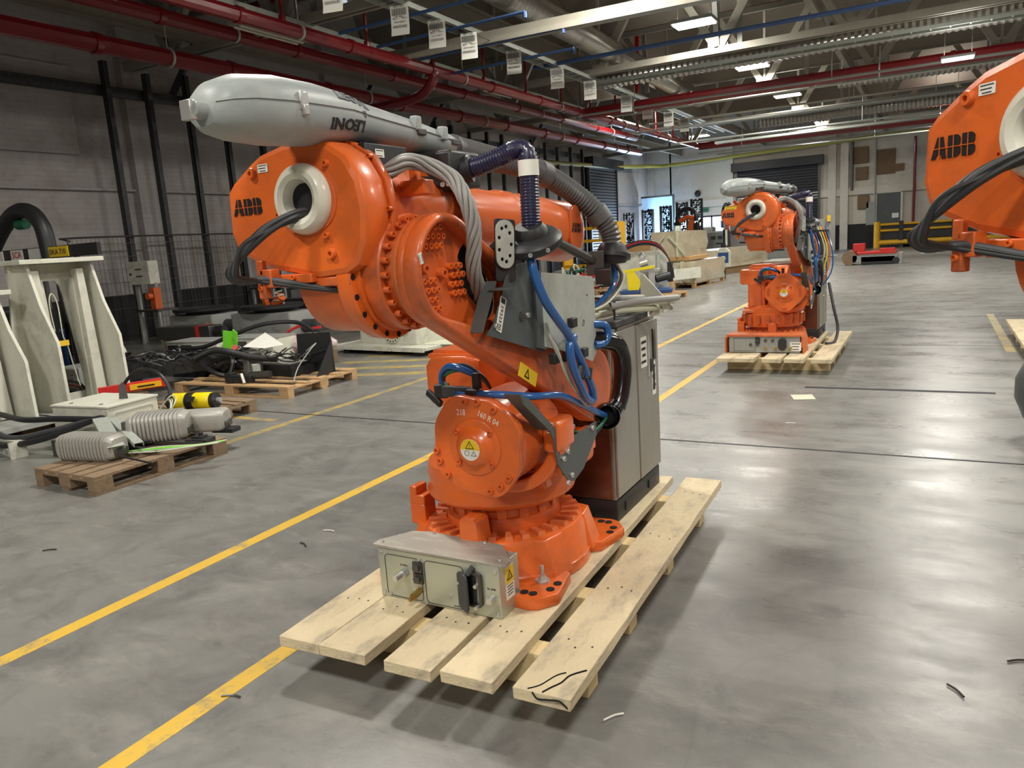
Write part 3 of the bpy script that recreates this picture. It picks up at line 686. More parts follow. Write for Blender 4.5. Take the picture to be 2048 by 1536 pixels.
        part('yellow_field',MB().plate(circ(0,0,.0425,20,0,PI,True),G@T(0,0,.001),.0006),'label_yellow',st)
        wp=MB(); wp.plate([[(-.02,.004),(.02,.004),(0,.036)],[(-.0155,.0068),(.0155,.0068),(0,.031)]],G@T(0,0,.0018),.0005)
        wp.box((0,.019,.002),(.002,.01,.0005),G).box((0,.011,.002),(.002,.0025,.0005),G)
        wp.plate([circ(-.014,-.014,.011,20),circ(-.014,-.014,.0095,20)],G@T(0,0,.0012),.0005)
        wp.plate([[(.003,-.024),(.029,-.024),(.016,-.004)],[(.006,-.0225),(.026,-.0225),(.016,-.0075)]],G@T(0,0,.0012),.0005)
        part('print',wp,'ink_black',st,stuff=True)
        if style=='a':
            part('chalk_number',MB().text('218',.034,F@T(-.055,.135,.0)@RZ(.0),.001,sx=.8).text('160 R 04',.032,F@T(.065,.118,0)@RZ(-.42),.001,sx=.85),'ink_white',cap,label='handwritten chalk number')
        # yoke around the cylinder
        o=[]
        for i in range(19): a=math.radians(0-150*i/18); o.append((cx+.262*math.cos(a),cz+.0+.262*math.sin(a)))
        for i in range(19): a=math.radians(-150+150*i/18); o.append((cx+.205*math.cos(a),cz+.0+.208*math.sin(a)))
        b=MB().plate(o[::-1],XZ(-.22),.11,.012)
        b.plate(rrect(.075,.13,.022,cx+.225,cz+.0),XZ(-.20),.15,.012); b.plate(rrect(.07,.12,.02,cx-.225,cz+.0),XZ(-.20),.13,.012)
        b.cyl((cx+.15,-.285,cz+.01),(cx+.20,-.285,cz+.01),.05,n=24)
        yk=part('cylinder_yoke',b,'orange_paint',t,ang=40); sticker(yk,frame((cx+.225,-.352,cz+.04),(1,0,0),(0,0,1)),.03,.045,4)
        # ---- connection box at the foot
        if style=='a':
            b=MB().box((0,-.50,.112),(.60,.16,.222)); cb=part('connection_box',b,'zinc_plate',t,bev=.003)
            lid=[(-.315,-.585),(.315,-.585),(.33,-.57),(.33,-.53),(.22,-.40),(-.16,-.38),(-.24,-.40),(-.325,-.53),(-.325,-.575)]
            part('lid',MB().plate(lid,T(0,0,.224),.012,.002),'brushed_lid',cb)
            bolts(cb,'screw',[(-.29,-.555,.236),(.29,-.545,.236),(.14,-.41,.236),(-.13,-.395,.236)],(0,0,1),.008,.006,'steel_bright')
            F=XZ(-.581)
            b=MB()
            for (x0,x1) in ((-.265,-.075),(-.06,.135)): b.plate([rrect(x1-x0,.19,.02,(x0+x1)/2,.105),rrect(x1-x0-.004,.186,.018,(x0+x1)/2,.105)],F,.001)
            part('panel_seam',b,'ink_black',cb)
            bolts(cb,'screw',[(-.283,-.581,.20),(-.283,-.581,.02),(.283,-.581,.2),(.283,-.581,.02),(-.25,-.581,.02),(-.083,-.581,.2),(-.06,-.581,.01),(.06,-.581,.06),(.235,-.581,.06)],(0,-1,0),.008,.004,'steel_bright')
            c=part('connector',MB().cyl((-.165,-.58,.13),(-.172,-.64,.122),.014,n=12).cyl((-.16,-.58,.13),(-.163,-.60,.128),.02,n=6),'steel_bright',cb)
            for z in (.165,.115):
                part('connector',MB().box((-.09,-.586,z),(.045,.012,.045)).cyl((-.09,-.59,z),(-.09,-.604,z),.016,n=16),'steel_dark',cb)
            part('air_fitting',MB().cyl((-.09,-.58,.06),(-.10,-.63,.045),.015,n=6).cyl((-.1,-.63,.045),(-.103,-.645,.04),.009,n=10),mat('brass',(190,160,90),.3,.9) if 'brass' not in MATS else 'brass',cb)
            part('connector_frame',MB().plate([rrect(.075,.15,.02,.185,.115),rrect(.05,.125,.015,.185,.115)],F,.014),'steel_dark',cb)
            part('connector_pins',MB().box((.185,-.59,.115),(.012,.02,.12)).box((.17,-.59,.115),(.012,.02,.12)),'black_gloss',cb)
            part('connector_flap',MB().plate(rrect(.075,.16,.02),frame((.145,-.60,.105),(.8,-.45,0),(-.0,0,1)),.012,.003).cyl((.185,-.585,.21),(.165,-.60,.18),.012,n=10),'rubber_grey',cb)
            part('clamp_pin',MB().cyl((.205,-.59,.14),(.205,-.615,.14),.008,n=12).cyl((.2,-.59,.045),(.2,-.612,.045),.008,n=12).cyl((.115,-.585,.135),(.115,-.6,.135),.006,n=10),'steel_bright',cb)
            part('connector',MB().cyl((.262,-.58,.085),(.262,-.60,.085),.018,n=8).cyl((.262,-.6,.085),(.262,-.61,.085),.013,n=12),'steel_bright',cb)
            part('print',MB().text('R1.SMB',.012,F@T(.262,.125,0),.0008).text('R1.PROC',.01,F@T(-.165,.16,0),.0008).text('R1.MP',.01,F@T(.09,.02,0),.0008),'ink_black',cb)
            warn(cb,frame((.3005,-.50,.13),(0,1,0),(0,0,1)),.07,.14)
        else:
            b=MB().plate([(-.43,0),(.43,0),(.43,.15),(.41,.20),(-.41,.20),(-.43,.15)],XZ(-.36),.22,.01)
            cb=part('connection_box',MB().box((0,-.55,.11),(.80,.10,.2)),'pale_grey_paint',t)
            h=[(-.45,0),(-.43,0),(-.43,.17),(-.41,.195),(.41,.195),(.43,.17),(.43,0),(.45,0),(.45,.18),(.42,.225),(-.42,.225),(-.45,.18)]
            part('hood',MB().plate(h[::-1],XZ(-.36),.26,.006),'orange_dusty',cb)
            F=XZ(-.602)
            part('panel_seam',MB().plate([rrect(.25,.15,.01,-.22,.1),rrect(.245,.145,.009,-.22,.1)],F,.001),'ink_black',cb)
            for x,z in ((-.15,.1),(-.07,.15),(-.07,.1),(.02,.15),(.1,.15),(.02,.06),(.12,.06),(.3,.06)):
                part('connector',MB().cyl((x,-.6,z),(x,-.625,z),.017,n=12),'steel_dark' if z>.08 else 'brass',cb)
            part('connector_flap',MB().plate(rrect(.09,.14,.04,.21,.11),F,.04,.006),'black_plastic',cb)
            part('connector_block',MB().box((-.07,-.61,.15),(.05,.02,.07)),'black_plastic',cb)
            sticker(cb,F@T(.355,.08,0),.12,.10,3)
            # side cover with ribs and tray
            b=MB().plate([(-.31,.44),(.13,.44),(.13,.47),(.0,.48),(-.27,.48),(-.31,.47)],XZ(-.05),.25,.008)
            part('side_tray',b,'orange_dusty',t)
            b=MB().plate(rrect(.20,.32,.02,-.15,.66),XZ(-.05),.2,.01)
            mc2=part('side_cover',b,'orange_paint',t)
            part('side_door',MB().plate(rrect(.14,.28,.01,-.16,.66),XZ(-.25),.012,.003),'orange_worn',mc2)
            part('upper_cover',MB().plate([(-.34,.80),(-.31,.78),(-.02,.80),(-.02,.95),(-.33,.96),(-.345,.93)],XZ(0),.26,.01),'orange_paint',t)
            lm=MB().box((0,-.355,.36),(.05,.03,.10)).mesh('clamp_lug','orange_worn')
            for i in range(20): obj('clamp_lug',lm,t,RZ(2*PI*i/20))
    # ---- lower arm (on the right side, x .18 .. .40)
    A2=(.30,.78); A3=(-.88,1.395)
    d=(A3[0]-A2[0],A3[1]-A2[1]); L_=math.hypot(*d); u=(d[0]/L_,d[1]/L_)
    full=hull2(A2,.17,A3,.184,18)
    mid=(A3[0]-u[0]*.34,A3[1]-u[1]*.34+.03)
    open_=hull2(mid,.115,A3,.155,16)
    dark=hull2((A3[0]+.21,A3[1]+.0),.085,(A3[0]+.33,A3[1]-.13),.07,10)
    low=hull2(A2,.15,(A3[0]-u[0]*.5,A3[1]-u[1]*.5),.15,16)
    b=MB().plate([full,dark],YZ(.302),.03,.006); b.plate([full,open_],YZ(.322),.066,.012)
    arm=part('lower_arm',b,'orange_worn',t,ang=45)
    part('arm_opening',MB().plate(hull2((A3[0]+.21,A3[1]+.0),.09,(A3[0]+.33,A3[1]-.13),.075,10),YZ(.290),.01),'dark_hollow',arm)
    pts=[]
    for (ay,az,k) in ((-.045,.095,0),(-.065,-.075,1),(.09,-.035,2)):
        for i in range(12):
            r_,c_=divmod(i,3 if k else 4); pts.append((.332,A3[0]+ay+(c_-1)*.030+(r_%2)*.014,A3[1]+az-(r_-1.5)*.030))
    bolts(arm,'arm_screw',pts,(1,0,0),.0115,.018,'orange_paint')
    bolts(arm,'arm_boss',[(.332,A3[0]-.09,A3[1]+.01),(.332,A3[0]+.01,A3[1]-.01)],(1,0,0),.018,.026,'orange_worn')
    sticker(arm,frame((.33,A3[0]-.205,A3[1]+.03),(0,.02,.1),(0,0,1)) if False else frame((.389,A3[0]-.165,A3[1]+.045),(0,-.3,1),(0,-1,-.3)),.035,.018,2)
    # ---- gearbox rings at axis three
    F=frame((0,A3[0],A3[1]),(0,1,0),(0,0,1))
    rings=MB().lathe([(.215,.09),(.222,.10),(.222,.145),(.215,.152),(.196,.152),(.196,.168),(.190,.17)],F,56)
    g=part('gearbox_flange',rings,'orange_paint',t)
    hm=MB().lathe([(.010,0),(.010,.002),(0,.002)],n=10).mesh('flange_hole','dark_hollow')
    for i in range(20): 
        a=2*PI*i/20; obj('flange_hole',hm,g,F@T(.208*math.cos(a),.208*math.sin(a),.1525))
    g2=part('gearbox_ring',MB().lathe([(.180,.165),(.190,.18),(.192,.238),(.187,.244),(.160,.244),(.160,.29)],F,56),'orange_worn',t)
    bolts(g2,'ring_screw',[(.244,A3[0]+.176*math.cos(2*PI*i/24),A3[1]+.176*math.sin(2*PI*i/24)) for i in range(24)],(1,0,0),.0105,.022,'orange_worn')
    part('gearbox_drum',MB().lathe([(.160,.262),(.166,.285),(.178,.292),(.178,.305)],F,56),'orange_dusty',t)
    # ---- upper arm
    U=frame((0.03,-1.0,upz(-1.0)),(1,0,0),(0,0,-1))    # local z -> +Y
    sh=math.atan(P_UP); U=T(.02,-1.0,upz(-1.0))@RX(sh)@RX(-PI/2)
    b=MB().lathe([(.19,0),(.185,.04),(.165,.06),(.162,.42),(.15,.46),(.13,.50),(.118,.56),(.118,1.02),(.128,1.06),(.128,1.14),(.12,1.2)],U,44)
    b.plate(hull2((A3[0],A3[1]),.196,(A3[0]+.02,A3[1]+.22),.15,18),YZ(-.10),.20,.012)
    b.plate([(-1.02,1.33),(-.99,1.30),(-.74,1.28),(-.66,1.33),(-.62,1.55),(-1.02,1.60)],YZ(-.13),.30,.015)
    ua=part('upper_arm',b,'orange_paint',t,ang=40)
    part('arm_collar',MB().lathe([(.150,.585),(.153,.59),(.153,.625),(.147,.63)],U,40),'orange_worn',ua)
    bolts(ua,'screw',[(.02+.138*math.cos(a),-.378,upz(-.38)+.138*math.sin(a)) for a in [i*PI/5 for i in range(10)]],(0,-1,0),.011,.012,'orange_worn')
    # wrist
    y0=.20; zz=upz
    b=MB(); W_=T(.02,-1.0,upz(-1.0))@RX(sh)
    b.v=[];
    secs=[(1.16,0,-.0,.118,.118),(1.24,.01,-.01,.135,.135),(1.5,.015,-.03,.142,.15),(1.72,.012,-.035,.135,.155),(1.80,.01,-.03,.11,.13),(1.84,.01,-.03,.06,.08)]
    b.X=[W_]; b.loft(secs,28,2.5); wr=part('wrist',b,'orange_paint',t,ang=50)
    EF=W_@frame((.150,1.60,-.03),(0,1,0),(0,0,1))
    part('oval_plate',MB().plate(hull2((0,-.05),.065,(0,.05),.065,12),EF,.012,.004),'orange_worn',wr)
    abb(wr,EF@T(-.055,-.02,.013),.045)
    # ---- rear housing
    O_=[(-.337,1.695),(-.345,1.56),(-.325,1.505),(-.27,1.468),(-.17,1.43),(.03,1.395),(.15,1.405),(.20,1.43),(.238,1.50),(.25,1.60),(.235,1.69),(.19,1.765),(.12,1.81),(.04,1.83),(-.06,1.825),(-.17,1.802),(-.215,1.78),(-.305,1.725)]
    if style=='b':
        O_=hull2((-.25,1.60),.11,(.04,1.62),.205,18)
    fo=[(x*.96-.006,(z-1.62)*.95+1.62) for x,z in O_] if style=='a' else O_
    Oc=O_ if style=='b' else O_
    b=MB().plate(Oc[::-1] if style=='a' else Oc,XZ(-.985),.125,.022)
    hs=part('rear_housing',b,'orange_paint',t,ang=30)
    b=MB().plate([(x*1.03,(z-1.62)*1.03+1.62) for x,z in O_][::-1] if style=='a' else hull2((-.25,1.6),.118,(.04,1.62),.215,18),XZ(-.955),.03,.006)
    part('housing_flange',b,'orange_worn',hs)
    bolts(hs,'screw',[(x*1.01,-.986,(z-1.62)*1.01+1.62) for x,z in (O_[5],O_[7],O_[9],O_[11],O_[13],O_[3],O_[1])] if style=='a' else [],(0,-1,0),.008,.02,'orange_worn')
    yF=-1.111
    def boss(x,z,r,h=.014):
        return MB().lathe([(r,0),(r,h*.6),(r*.85,h),(r*.42,h),(r*.40,h*.2),(0,h*.2)],frame((x,yF+.001,z),(1,0,0),(0,0,1)),18)
    for (x,z,r) in ((-.205,1.745,.018),(.10,1.472,.017),(.115,1.745,.011),(-.105,1.605,.010),(.09,1.53,.010)): part('boss',boss(x,z,r),'orange_paint',hs)
    sticker(hs,XZ(yF)@T(-.155,1.757,0),.045,.026,3)
    abb(hs,XZ(yF)@T(-.312 if style=='a' else -.345,1.615 if style=='a' else 1.58,0)@RZ(.0),.053)
    if style=='b': sticker(hs,XZ(yF)@T(-.25,1.685,0),.13,.04,2,col='label_yellow')
    Rg=frame((.015,yF,1.645),(1,0,0),(0,0,1))
    prof=[(.108,0),(.110,.01),(.106,.028),(.093,.042),(.078,.045),(.062,.037),(.053,.02),(.049,.004)]
    part('cable_ring',MB().lathe(prof,Rg,48,cap=False),'nylon_white',hs,label='white nylon cable entry ring')
    part('cable_hole',MB().lathe([(.06,.0),(.06,.006),(.0,.006)],Rg,24),'dark_hollow',hs)
    part('ring_plate',MB().plate([( .015+.120*math.cos(a)*(1+.06*math.cos(3*a+.7)),1.645+.120*math.sin(a)*(1+.06*math.cos(3*a+.7))) for a in [2*PI*i/48 for i in range(48)]],XZ(yF+.002),.006,.002),'orange_worn',hs)
    # clamp under the housing and the black cables
    b=MB().box((-.15,-1.14,1.405),(.05,.04,.06)).box((-.17,-1.15,1.37),(.03,.03,.06)).box((-.175,-1.15,1.44),(.03,.02,.05)).box((-.06,-1.10,1.40),(.15,.05,.03)).box((.0,-1.05,1.385),(.3,.1,.03))
    cl=part('cable_clamp',b,'orange_worn',t,bev=.004); bolts(cl,'screw',[(-.17,-1.165,1.375),(-.06,-1.126,1.405)],(0,-1,0),.009,.008,'orange_paint')
    for k in range(5):
        dx=.012*math.cos(k*1.3); dz=.012*math.sin(k*1.3); e=.010*(k-2)
        pts=[(.02+dx,-1.06,1.60+dz),(.0+dx,-1.15,1.595+dz),(-.07+dx,-1.215,1.555+dz+e*.4),(-.15+e*.5,-1.25,1.49+e),(-.19+e,-1.26,1.43),(-.185+e*.6,-1.23,1.405+e*.3),(-.15,-1.16,1.40+dz*.5),(.0,-1.11,1.37+dz*.3),(.14,-1.0,1.34),(.2,-.8,1.33)]
        part('black_cable',MB().tube(pts,.0085,8,8),'rubber_grey' if k%2 else 'black_plastic',t)
    if dress: dresspack(t,style)
    if style=='b':
        for c in t.children:
            if c.name.startswith(('dress_pack_box','seam_')): c.matrix_basis=T(-.02,-.98,0)@RZ(-.42)@T(-.05,.98,0)
    return t
mat('grey_dull',(104,110,110),.6,var=.05)
def wrap_text(secs,txt,size,y0,a0,sg,pw=2.25):
    "text wrapped on the lofted shell: u runs along y, v runs round the section"
    b=MB().text(txt,size,Matrix.Identity(4),.006,bold=.025,sx=1.12); out=[]
    for v in b.v:
        y=y0+sg*v.x; j=0
        while j<len(secs)-2 and secs[j+1][0]<y: j+=1
        s0,s1=secs[j],secs[j+1]; t_=(y-s0[0])/(s1[0]-s0[0]); cx,cz,hw,hh=[s0[k]+(s1[k]-s0[k])*t_ for k in (1,2,3,4)]
        a=a0+sg*v.y/((hw+hh)/2*1.12); g=1.035 if v.z>0 else .98
        ca,sa=math.cos(a),math.sin(a)
        out.append(Vector((cx+g*hw*math.copysign(abs(ca)**(2/pw),ca),y,cz+g*hh*math.copysign(abs(sa)**(2/pw),sa))))
    b.v=out; return b
def dresspack(t,style):
    secs=[(-1.535,.05,1.862,.030,.022),(-1.50,.05,1.864,.032,.024),(-1.497,.05,1.868,.055,.045),(-1.46,.05,1.875,.085,.070),(-1.40,.05,1.882,.104,.087),(-1.28,.05,1.888,.116,.096),(-1.12,.05,1.893,.112,.092),(-1.0,.05,1.897,.100,.080),(-.93,.05,1.896,.086,.072),(-.90,.05,1.895,.078,.066),(-.60,.05,1.877,.070,.057),(-.36,.05,1.861,.060,.045),(-.34,.05,1.860,.056,.042)]
    bx=part('dress_pack_box',MB().loft(secs,36,2.25),'grey_cast_plastic',t,ang=50)
    fl=[(y,cx,cz+.012,hw+.004,.004) for (y,cx,cz,hw,hh) in secs[2:]]
    fl=[(y,cx,cz+.012,hw+.004,.0045) for (y,cx,cz,hw,hh) in secs[2:]]
    part('seam_flange',MB().loft(fl,24,2.4),'grey_cast_plastic',bx)
    b=MB().box((.165,-1.235,1.905),(.012,.034,.05)).box((.17,-1.235,1.88),(.012,.022,.03)); part('latch',b,'steel_bright',bx,bev=.003)
    b=MB().box((.05,-1.54,1.86),(.04,.02,.05)); part('tail_latch',b,'steel_bright',bx,bev=.002)
    for y,z in ((-.62,1.925),(-.45,1.905)): part('screw_tower',MB().box((.115,y,z-.015),(.03,.035,.05)),'grey_cast_plastic',bx,bev=.005)
    for y,z in ((-.945,1.90),(-.60,1.877),(-.36,1.862)): part('seam_clip',MB().box((.127 if y<-.8 else .12 if y<-.5 else .108,y,z+.005),(.02,.05,.022)),'steel_dark',bx,bev=.003)
    part('lettering',wrap_text(secs,'LEONI',.056,-.975,math.radians(36),1),'grey_dull',bx,label='raised maker lettering')
    part('lettering',wrap_text(secs,'LEONI',.060,-1.02,math.radians(-20),-1),'black_plastic',bx,label='upside down maker lettering')
    # front neck, clamps
    part('neck',MB().tube([(.05,-.35,1.858),(.05,-.30,1.855),(.05,-.24,1.85)],.046,20,2).tube([(.05,-.30,1.855),(.05,-.285,1.854)],.056,20,2),'grey_hose',bx)
    b=MB().box((.15,-.87,1.778),(.03,.22,.068)); mb_=part('mount_bracket',b,'black_plastic',t,bev=.004); sticker(mb_,frame((.166,-.91,1.782),(0,1,0),(0,0,1)),.045,.026,2)
    part('mount_bracket',MB().box((.05,-.90,1.79),(.16,.25,.025)).box((.05,-.85,1.80),(.06,.1,.07)),'black_plastic',t,bev=.004)
    bolts(mb_,'screw',[(.166,-.785,1.758)],(1,0,0),.014,.014,'steel_bright')
    b=MB().box((.12,-.50,1.745),(.24,.20,.13)).box((.10,-.55,1.70),(.10,.3,.05)); blk=part('clamp_block',b,'black_plastic',t,bev=.012)
    bolts(blk,'screw',[(.20,-.602,1.69),(.225,-.602,1.69)],(0,-1,0),.009,.008,'steel_bright')
    part('clamp_post',MB().box((.22,-.80,1.72),(.03,.03,.12)).box((.225,-.80,1.67),(.10,.06,.05)),'orange_paint',t,bev=.005)
    # grey corrugated hose over the arm to the wrist
    P=[(.05,-.26,1.852),(.06,0,1.832),(.09,.25,1.81),(.12,.45,1.765),(.17,.62,1.69),(.235,.72,1.60),(.29,.765,1.50),(.30,.77,1.42),(.30,.77,1.34)]
    part('corrugated_hose',MB().tube(P,.054,20,10,corr=.009,pitch=.021),'grey_hose',t,ang=60)
    for (a,c) in (((.10,.36,1.79),(.115,.42,1.775)),((.235,.72,1.60),(.26,.745,1.55))): part('hose_clamp',MB().cyl(a,c,.061,n=24),'grey_hose',t)
    part('hose_boot',MB().tube([(.30,.775,1.43),(.30,.77,1.38),(.30,.77,1.33)],.07,20,4,rs=[.06,.085,.07]).cyl((.30,.77,1.375),(.30,.765,1.355),.095,n=28),'black_plastic',t)
    part('wrist_tool_mount',MB().cyl((.16,.40,1.46),(.24,.66,1.35),.024,n=14).box((.27,.72,1.30),(.08,.14,.09),rz=.3,rx=.5).box((.25,.66,1.34),(.09,.03,.12),rz=.3).box((.28,.76,1.27),(.05,.05,.1)),'steel_dark',t,bev=.003)
    for k,(o,m,r) in enumerate(((0,'blue_hose',.013),(.03,'rubber_grey',.008),(.045,'cream_cable',.006))):
        part('supply_hose',MB().tube([(.30+o*.3,.77,1.33),(.31+o,.78,1.27),(.30+o,.74,1.20),(.27+o,.60,1.13),(.25,.45,1.10)],r,10),m,t)
    # navy hose with a tight bend
    P=[(.22,-.50,1.742),(.29,-.49,1.752),(.37,-.475,1.775),(.425,-.46,1.795),(.455,-.45,1.79),(.468,-.45,1.76),(.47,-.45,1.70),(.47,-.455,1.62),(.47,-.46,1.50)]
    part('navy_hose',MB().tube(P,.036,20,12,corr=.0035,pitch=.011),'navy_hose',t,ang=60)
    part('hose_gland',MB().cyl((.20,-.51,1.74),(.255,-.49,1.748),.05,n=20).cyl((.19,-.51,1.74),(.215,-.50,1.742),.065,n=20),'black_plastic',t)
    part('hose_label',MB().lathe([(.0375,0),(.0375,.055)],T(.47,-.451,1.70),24,cap=False),'label_white',t)
    S=T(.47,-.46,1.475)@RY(.05)@RX(.42)@Matrix.Scale(1.12,4)
    sw=part('swivel_ring',MB().lathe([(.045,.05),(.055,.035),(.058,.02),(.085,.015),(.10,0),(.10,-.018),(.09,-.028),(.05,-.03)],S,36).box((-.08,-.03,-.01),(.1,.08,.03),S),'black_plastic',t,ang=40)
    bolts(sw,'screw',[(S@Vector((.098*math.cos(a),.098*math.sin(a),-.01))) for a in (-.6,-1.2,-2.2)],(.5,-1,-.2),.008,.006,'steel_bright')
    F=frame((.425,-.585,1.465),(.45,.85,-.1),(0,.15,1))
    hs_=[rrect(.075,.17,.035)]
    for i in range(9):
        a=2*PI*i/9; hs_.append(circ(.026*math.cos(a),.062*math.sin(a),.007,8))
    part('perforated_plate',MB().plate(hs_,F,.008,.001),'galvanised_steel',t)
    part('plate_backing',MB().plate(rrect(.085,.22,.01),F@T(.01,-.02,-.016),.01,.002),'black_plastic',t)
    # twisted cable bundle
    base=[(.20,-.93,1.715),(.26,-.90,1.745),(.30,-.84,1.735),(.37,-.805,1.69),(.42,-.816,1.62),(.435,-.802,1.54),(.425,-.79,1.47),(.40,-.763,1.387),(.36,-.67,1.31),(.32,-.60,1.26)]
    g=MB().tube(base,.02,8,10); Q=g.path
    for k in range(7):
        pts=[]
        for i,q in enumerate(Q[::3]):
            tt=(Q[min(3*i+3,len(Q)-1)]-Q[max(3*i-3,0)]).normalized(); n1=tt.cross(Vector((1,0,.1))).normalized(); n2=tt.cross(n1)
            a=2*PI*k/7+i*.42; pts.append(q+.019*(math.cos(a)*n1+math.sin(a)*n2))
        part('bundle_strand',MB().tube(pts,.0078,7,3),'braid_grey',t)
    # side plates and labels
    A=[(-.755,1.165),(-.70,1.20),(-.60,1.345),(-.56,1.375),(-.50,1.392),(-.43,1.395),(-.37,1.375),(-.335,1.345),(-.335,1.04)]
    pa=part('arm_plate',MB().plate(A[::-1],YZ(.425),.006,.001),'dark_grey_paint',t)
    part('plate_flange',MB().box((.41,-.735,1.26),(.05,.006,.20),rx=-.62).box((.45,-.665,1.315),(.06,.09,.006)),'dark_grey_paint',pa)
    bolts(pa,'screw',[(.432,-.70,1.19),(.432,-.46,1.20)],(1,0,0),.01,.01,'steel_bright')
    LS=frame((.4325,-.655,1.225),(0,-.42,-.9),(0,.9,-.42))
    ls=part('part_label',MB().plate(rrect(.125,.042,.003),LS,.001),'label_white',pa)
    part('print',MB().text('1932370',.026,LS@T(.012,0,.001),.0006,bold=.02).box((-.05,0,.0013),(.02,.03,.0006),LS),'ink_black',ls)
    Bp=[(-.36,1.065),(-.10,1.0),(.10,.93),(.15,.965),(.155,1.28),(.135,1.302),(-.36,1.352)]
    pb=part('galvanised_plate',MB().plate([Bp[::-1],circ(.02,1.11,.016,14),circ(.07,1.22,.012,10)],YZ(.445),.005,.001),'galvanised_steel',t)
    part('plate_bend',MB().plate([(-.41,1.07),(-.34,1.05),(-.34,1.355),(-.41,1.35)],YZ(.428),.02,.002),'dark_grey_paint',pb)
    for y_,z_ in ((-.12,1.13),(-.18,1.0),(-.02,.99),(-.30,1.01)): part('pipe_clip',MB().box((.46,y_,z_),(.03,.05,.04)),'black_plastic',pb,bev=.004)
    for y_,z_ in ((-.25,1.15),(.05,1.05),(-.5,1.2)): part('standoff',MB().cyl((.38,y_,z_),(.435,y_,z_),.02,n=10),'steel_dark',t)
    # blue hoses
    hh=part('blue_hose',MB().tube([(.48,-.50,1.43),(.50,-.51,1.35),(.51,-.46,1.255),(.515,-.37,1.17),(.515,-.28,1.10),(.515,-.19,1.0),(.515,-.12,.91),(.51,-.06,.84),(.50,-.03,.79)],.0175,12),'blue_hose',t)
    part('blue_hose',MB().tube([(.47,-.15,1.06),(.50,-.20,1.08),(.51,-.255,1.075),(.515,-.275,1.03),(.515,-.25,.96),(.51,-.18,.88),(.50,-.10,.81),(.50,-.04,.785)],.0175,12),'blue_hose',t)
    part('blue_hose',MB().tube([(.44,.14,1.09),(.47,.20,1.08),(.48,.22,1.04),(.47,.19,1.0),(.45,.13,1.0)],.0175,12),'blue_hose',t)
    for o in (0,.02): part('grey_wire',MB().tube([(.46,-.36,1.16),(.47,-.35,1.10),(.475,-.30,1.02+o),(.48,-.24-o,.95),(.48,-.16,.85),(.485,-.06,.765),(.48,-.02,.80)],.0055,8),'cream_cable' if o else 'galvanised_steel',t)
    for (y,z) in ((-.19,.945),(-.115,.925)): part('hook_strap',MB().cyl((.512,y-.008,z-.03),(.512,y+.012,z+.012),.022,n=14),'black_plastic',t)
    part('blue_hose',MB().tube([(.10,-.30,.93),(.02,-.32,.965),(-.05,-.30,.965),(-.10,-.28,.92),(-.09,-.28,.87),(-.03,-.32,.865),(.10,-.42,.87),(.25,-.50,.90),(.40,-.42,.88),(.45,-.25,.85),(.455,-.08,.78),(.46,.10,.70),(.46,.22,.655)],.015,12),'blue_hose',t)
    for k in range(3): part('black_cable',MB().tube([(.13,-.25,.86),(.10+.01*k,-.30,.93),(.02,-.32+.01*k,.955+.012*k),(-.06,-.31,.93),(-.06,-.31,.89),(.05,-.38,.86-.01*k),(.2,-.47,.87),(.33,-.47,.84-.01*k),(.42,-.32,.76),(.45,-.12,.665-.014*k),(.46,.06,.625-.008*k),(.47,.2,.66)],.0065,8),'black_plastic' if k else 'green_paint',t)
    part('hose_holder',MB().box((.03,-.37,.875),(.13,.03,.045)),'rubber_grey',t,bev=.004)
    part('hose_holder',MB().box((-.09,-.30,.86),(.06,.05,.06),rz=.4).box((-.12,-.32,.83),(.10,.02,.03),rz=-.3,ry=.5),'black_plastic',t,bev=.004)
    part('hose_clip',MB().box((.19,-.49,.89),(.06,.04,.05)).box((.19,-.46,.94),(.03,.03,.07)),'black_plastic',t,bev=.004)
    part('holder_rail',MB().beam((-.02,-.30,.845),(.30,-.46,.845),.03,.012).beam((.05,-.34,.83),(.05,-.2,.70),.02,.02),'dark_grey_paint',t)
    # black elbow hose by the cabinet
    part('elbow_hose',MB().tube([(.40,.12,1.00),(.44,.20,1.01),(.48,.29,.985),(.49,.345,.92),(.49,.36,.84),(.485,.335,.74),(.475,.30,.68)],.043,18,8),'black_gloss',t)
    F=frame((.455,.17,.655),(.5,.85,0),(0,.0,1))
    part('hose_mouth',MB().lathe([(.035,.04),(.035,-.01),(.040,-.02),(.055,-.02),(.060,-.01),(.060,.03),(.055,.04)],frame((.46,.21,.66),(.82,.5,0),(0,0,1)),28,cap=False).tube([(.47,.26,.67),(.475,.31,.69)],.043,16,3),'black_gloss',t)
    part('mouth_hollow',MB().lathe([(.036,.03),(0,.03)],frame((.46,.21,.66),(.82,.5,0),(0,0,1)),20),'dark_hollow',t)
    # lower grey bracket
    Cc=[(-.62,.93),(-.56,.905),(-.36,.745),(-.18,.665),(.06,.67),(.06,.61),(-.10,.50),(-.20,.475),(-.26,.495),(-.345,.59),(-.375,.70),(-.40,.74),(-.60,.89)]
    pc=part('lower_bracket',MB().plate(Cc,YZ(.465),.006,.001),'dark_grey_paint',t)
    part('bracket_wing',MB().box((.435,-.50,.835),(.07,.30,.006),rx=-.68),'dark_grey_paint',pc)
    wl=part('worn_label',MB().box((.437,-.49,.833),(.045,.14,.004),rx=-.68),'label_white',pc)
    bolts(pc,'screw',[(.472,y,z) for y,z in ((-.30,.60),(-.26,.62),(-.23,.51),(-.27,.49),(-.20,.71),(0,.655),(-.22,.685))],(1,0,0),.011,.010,'steel_bright')
    part('bracket_shim',MB().box((.44,.0,.60),(.05,.12,.10)).box((.42,-.25,.55),(.08,.08,.06)),'orange_paint',t,bev=.006)
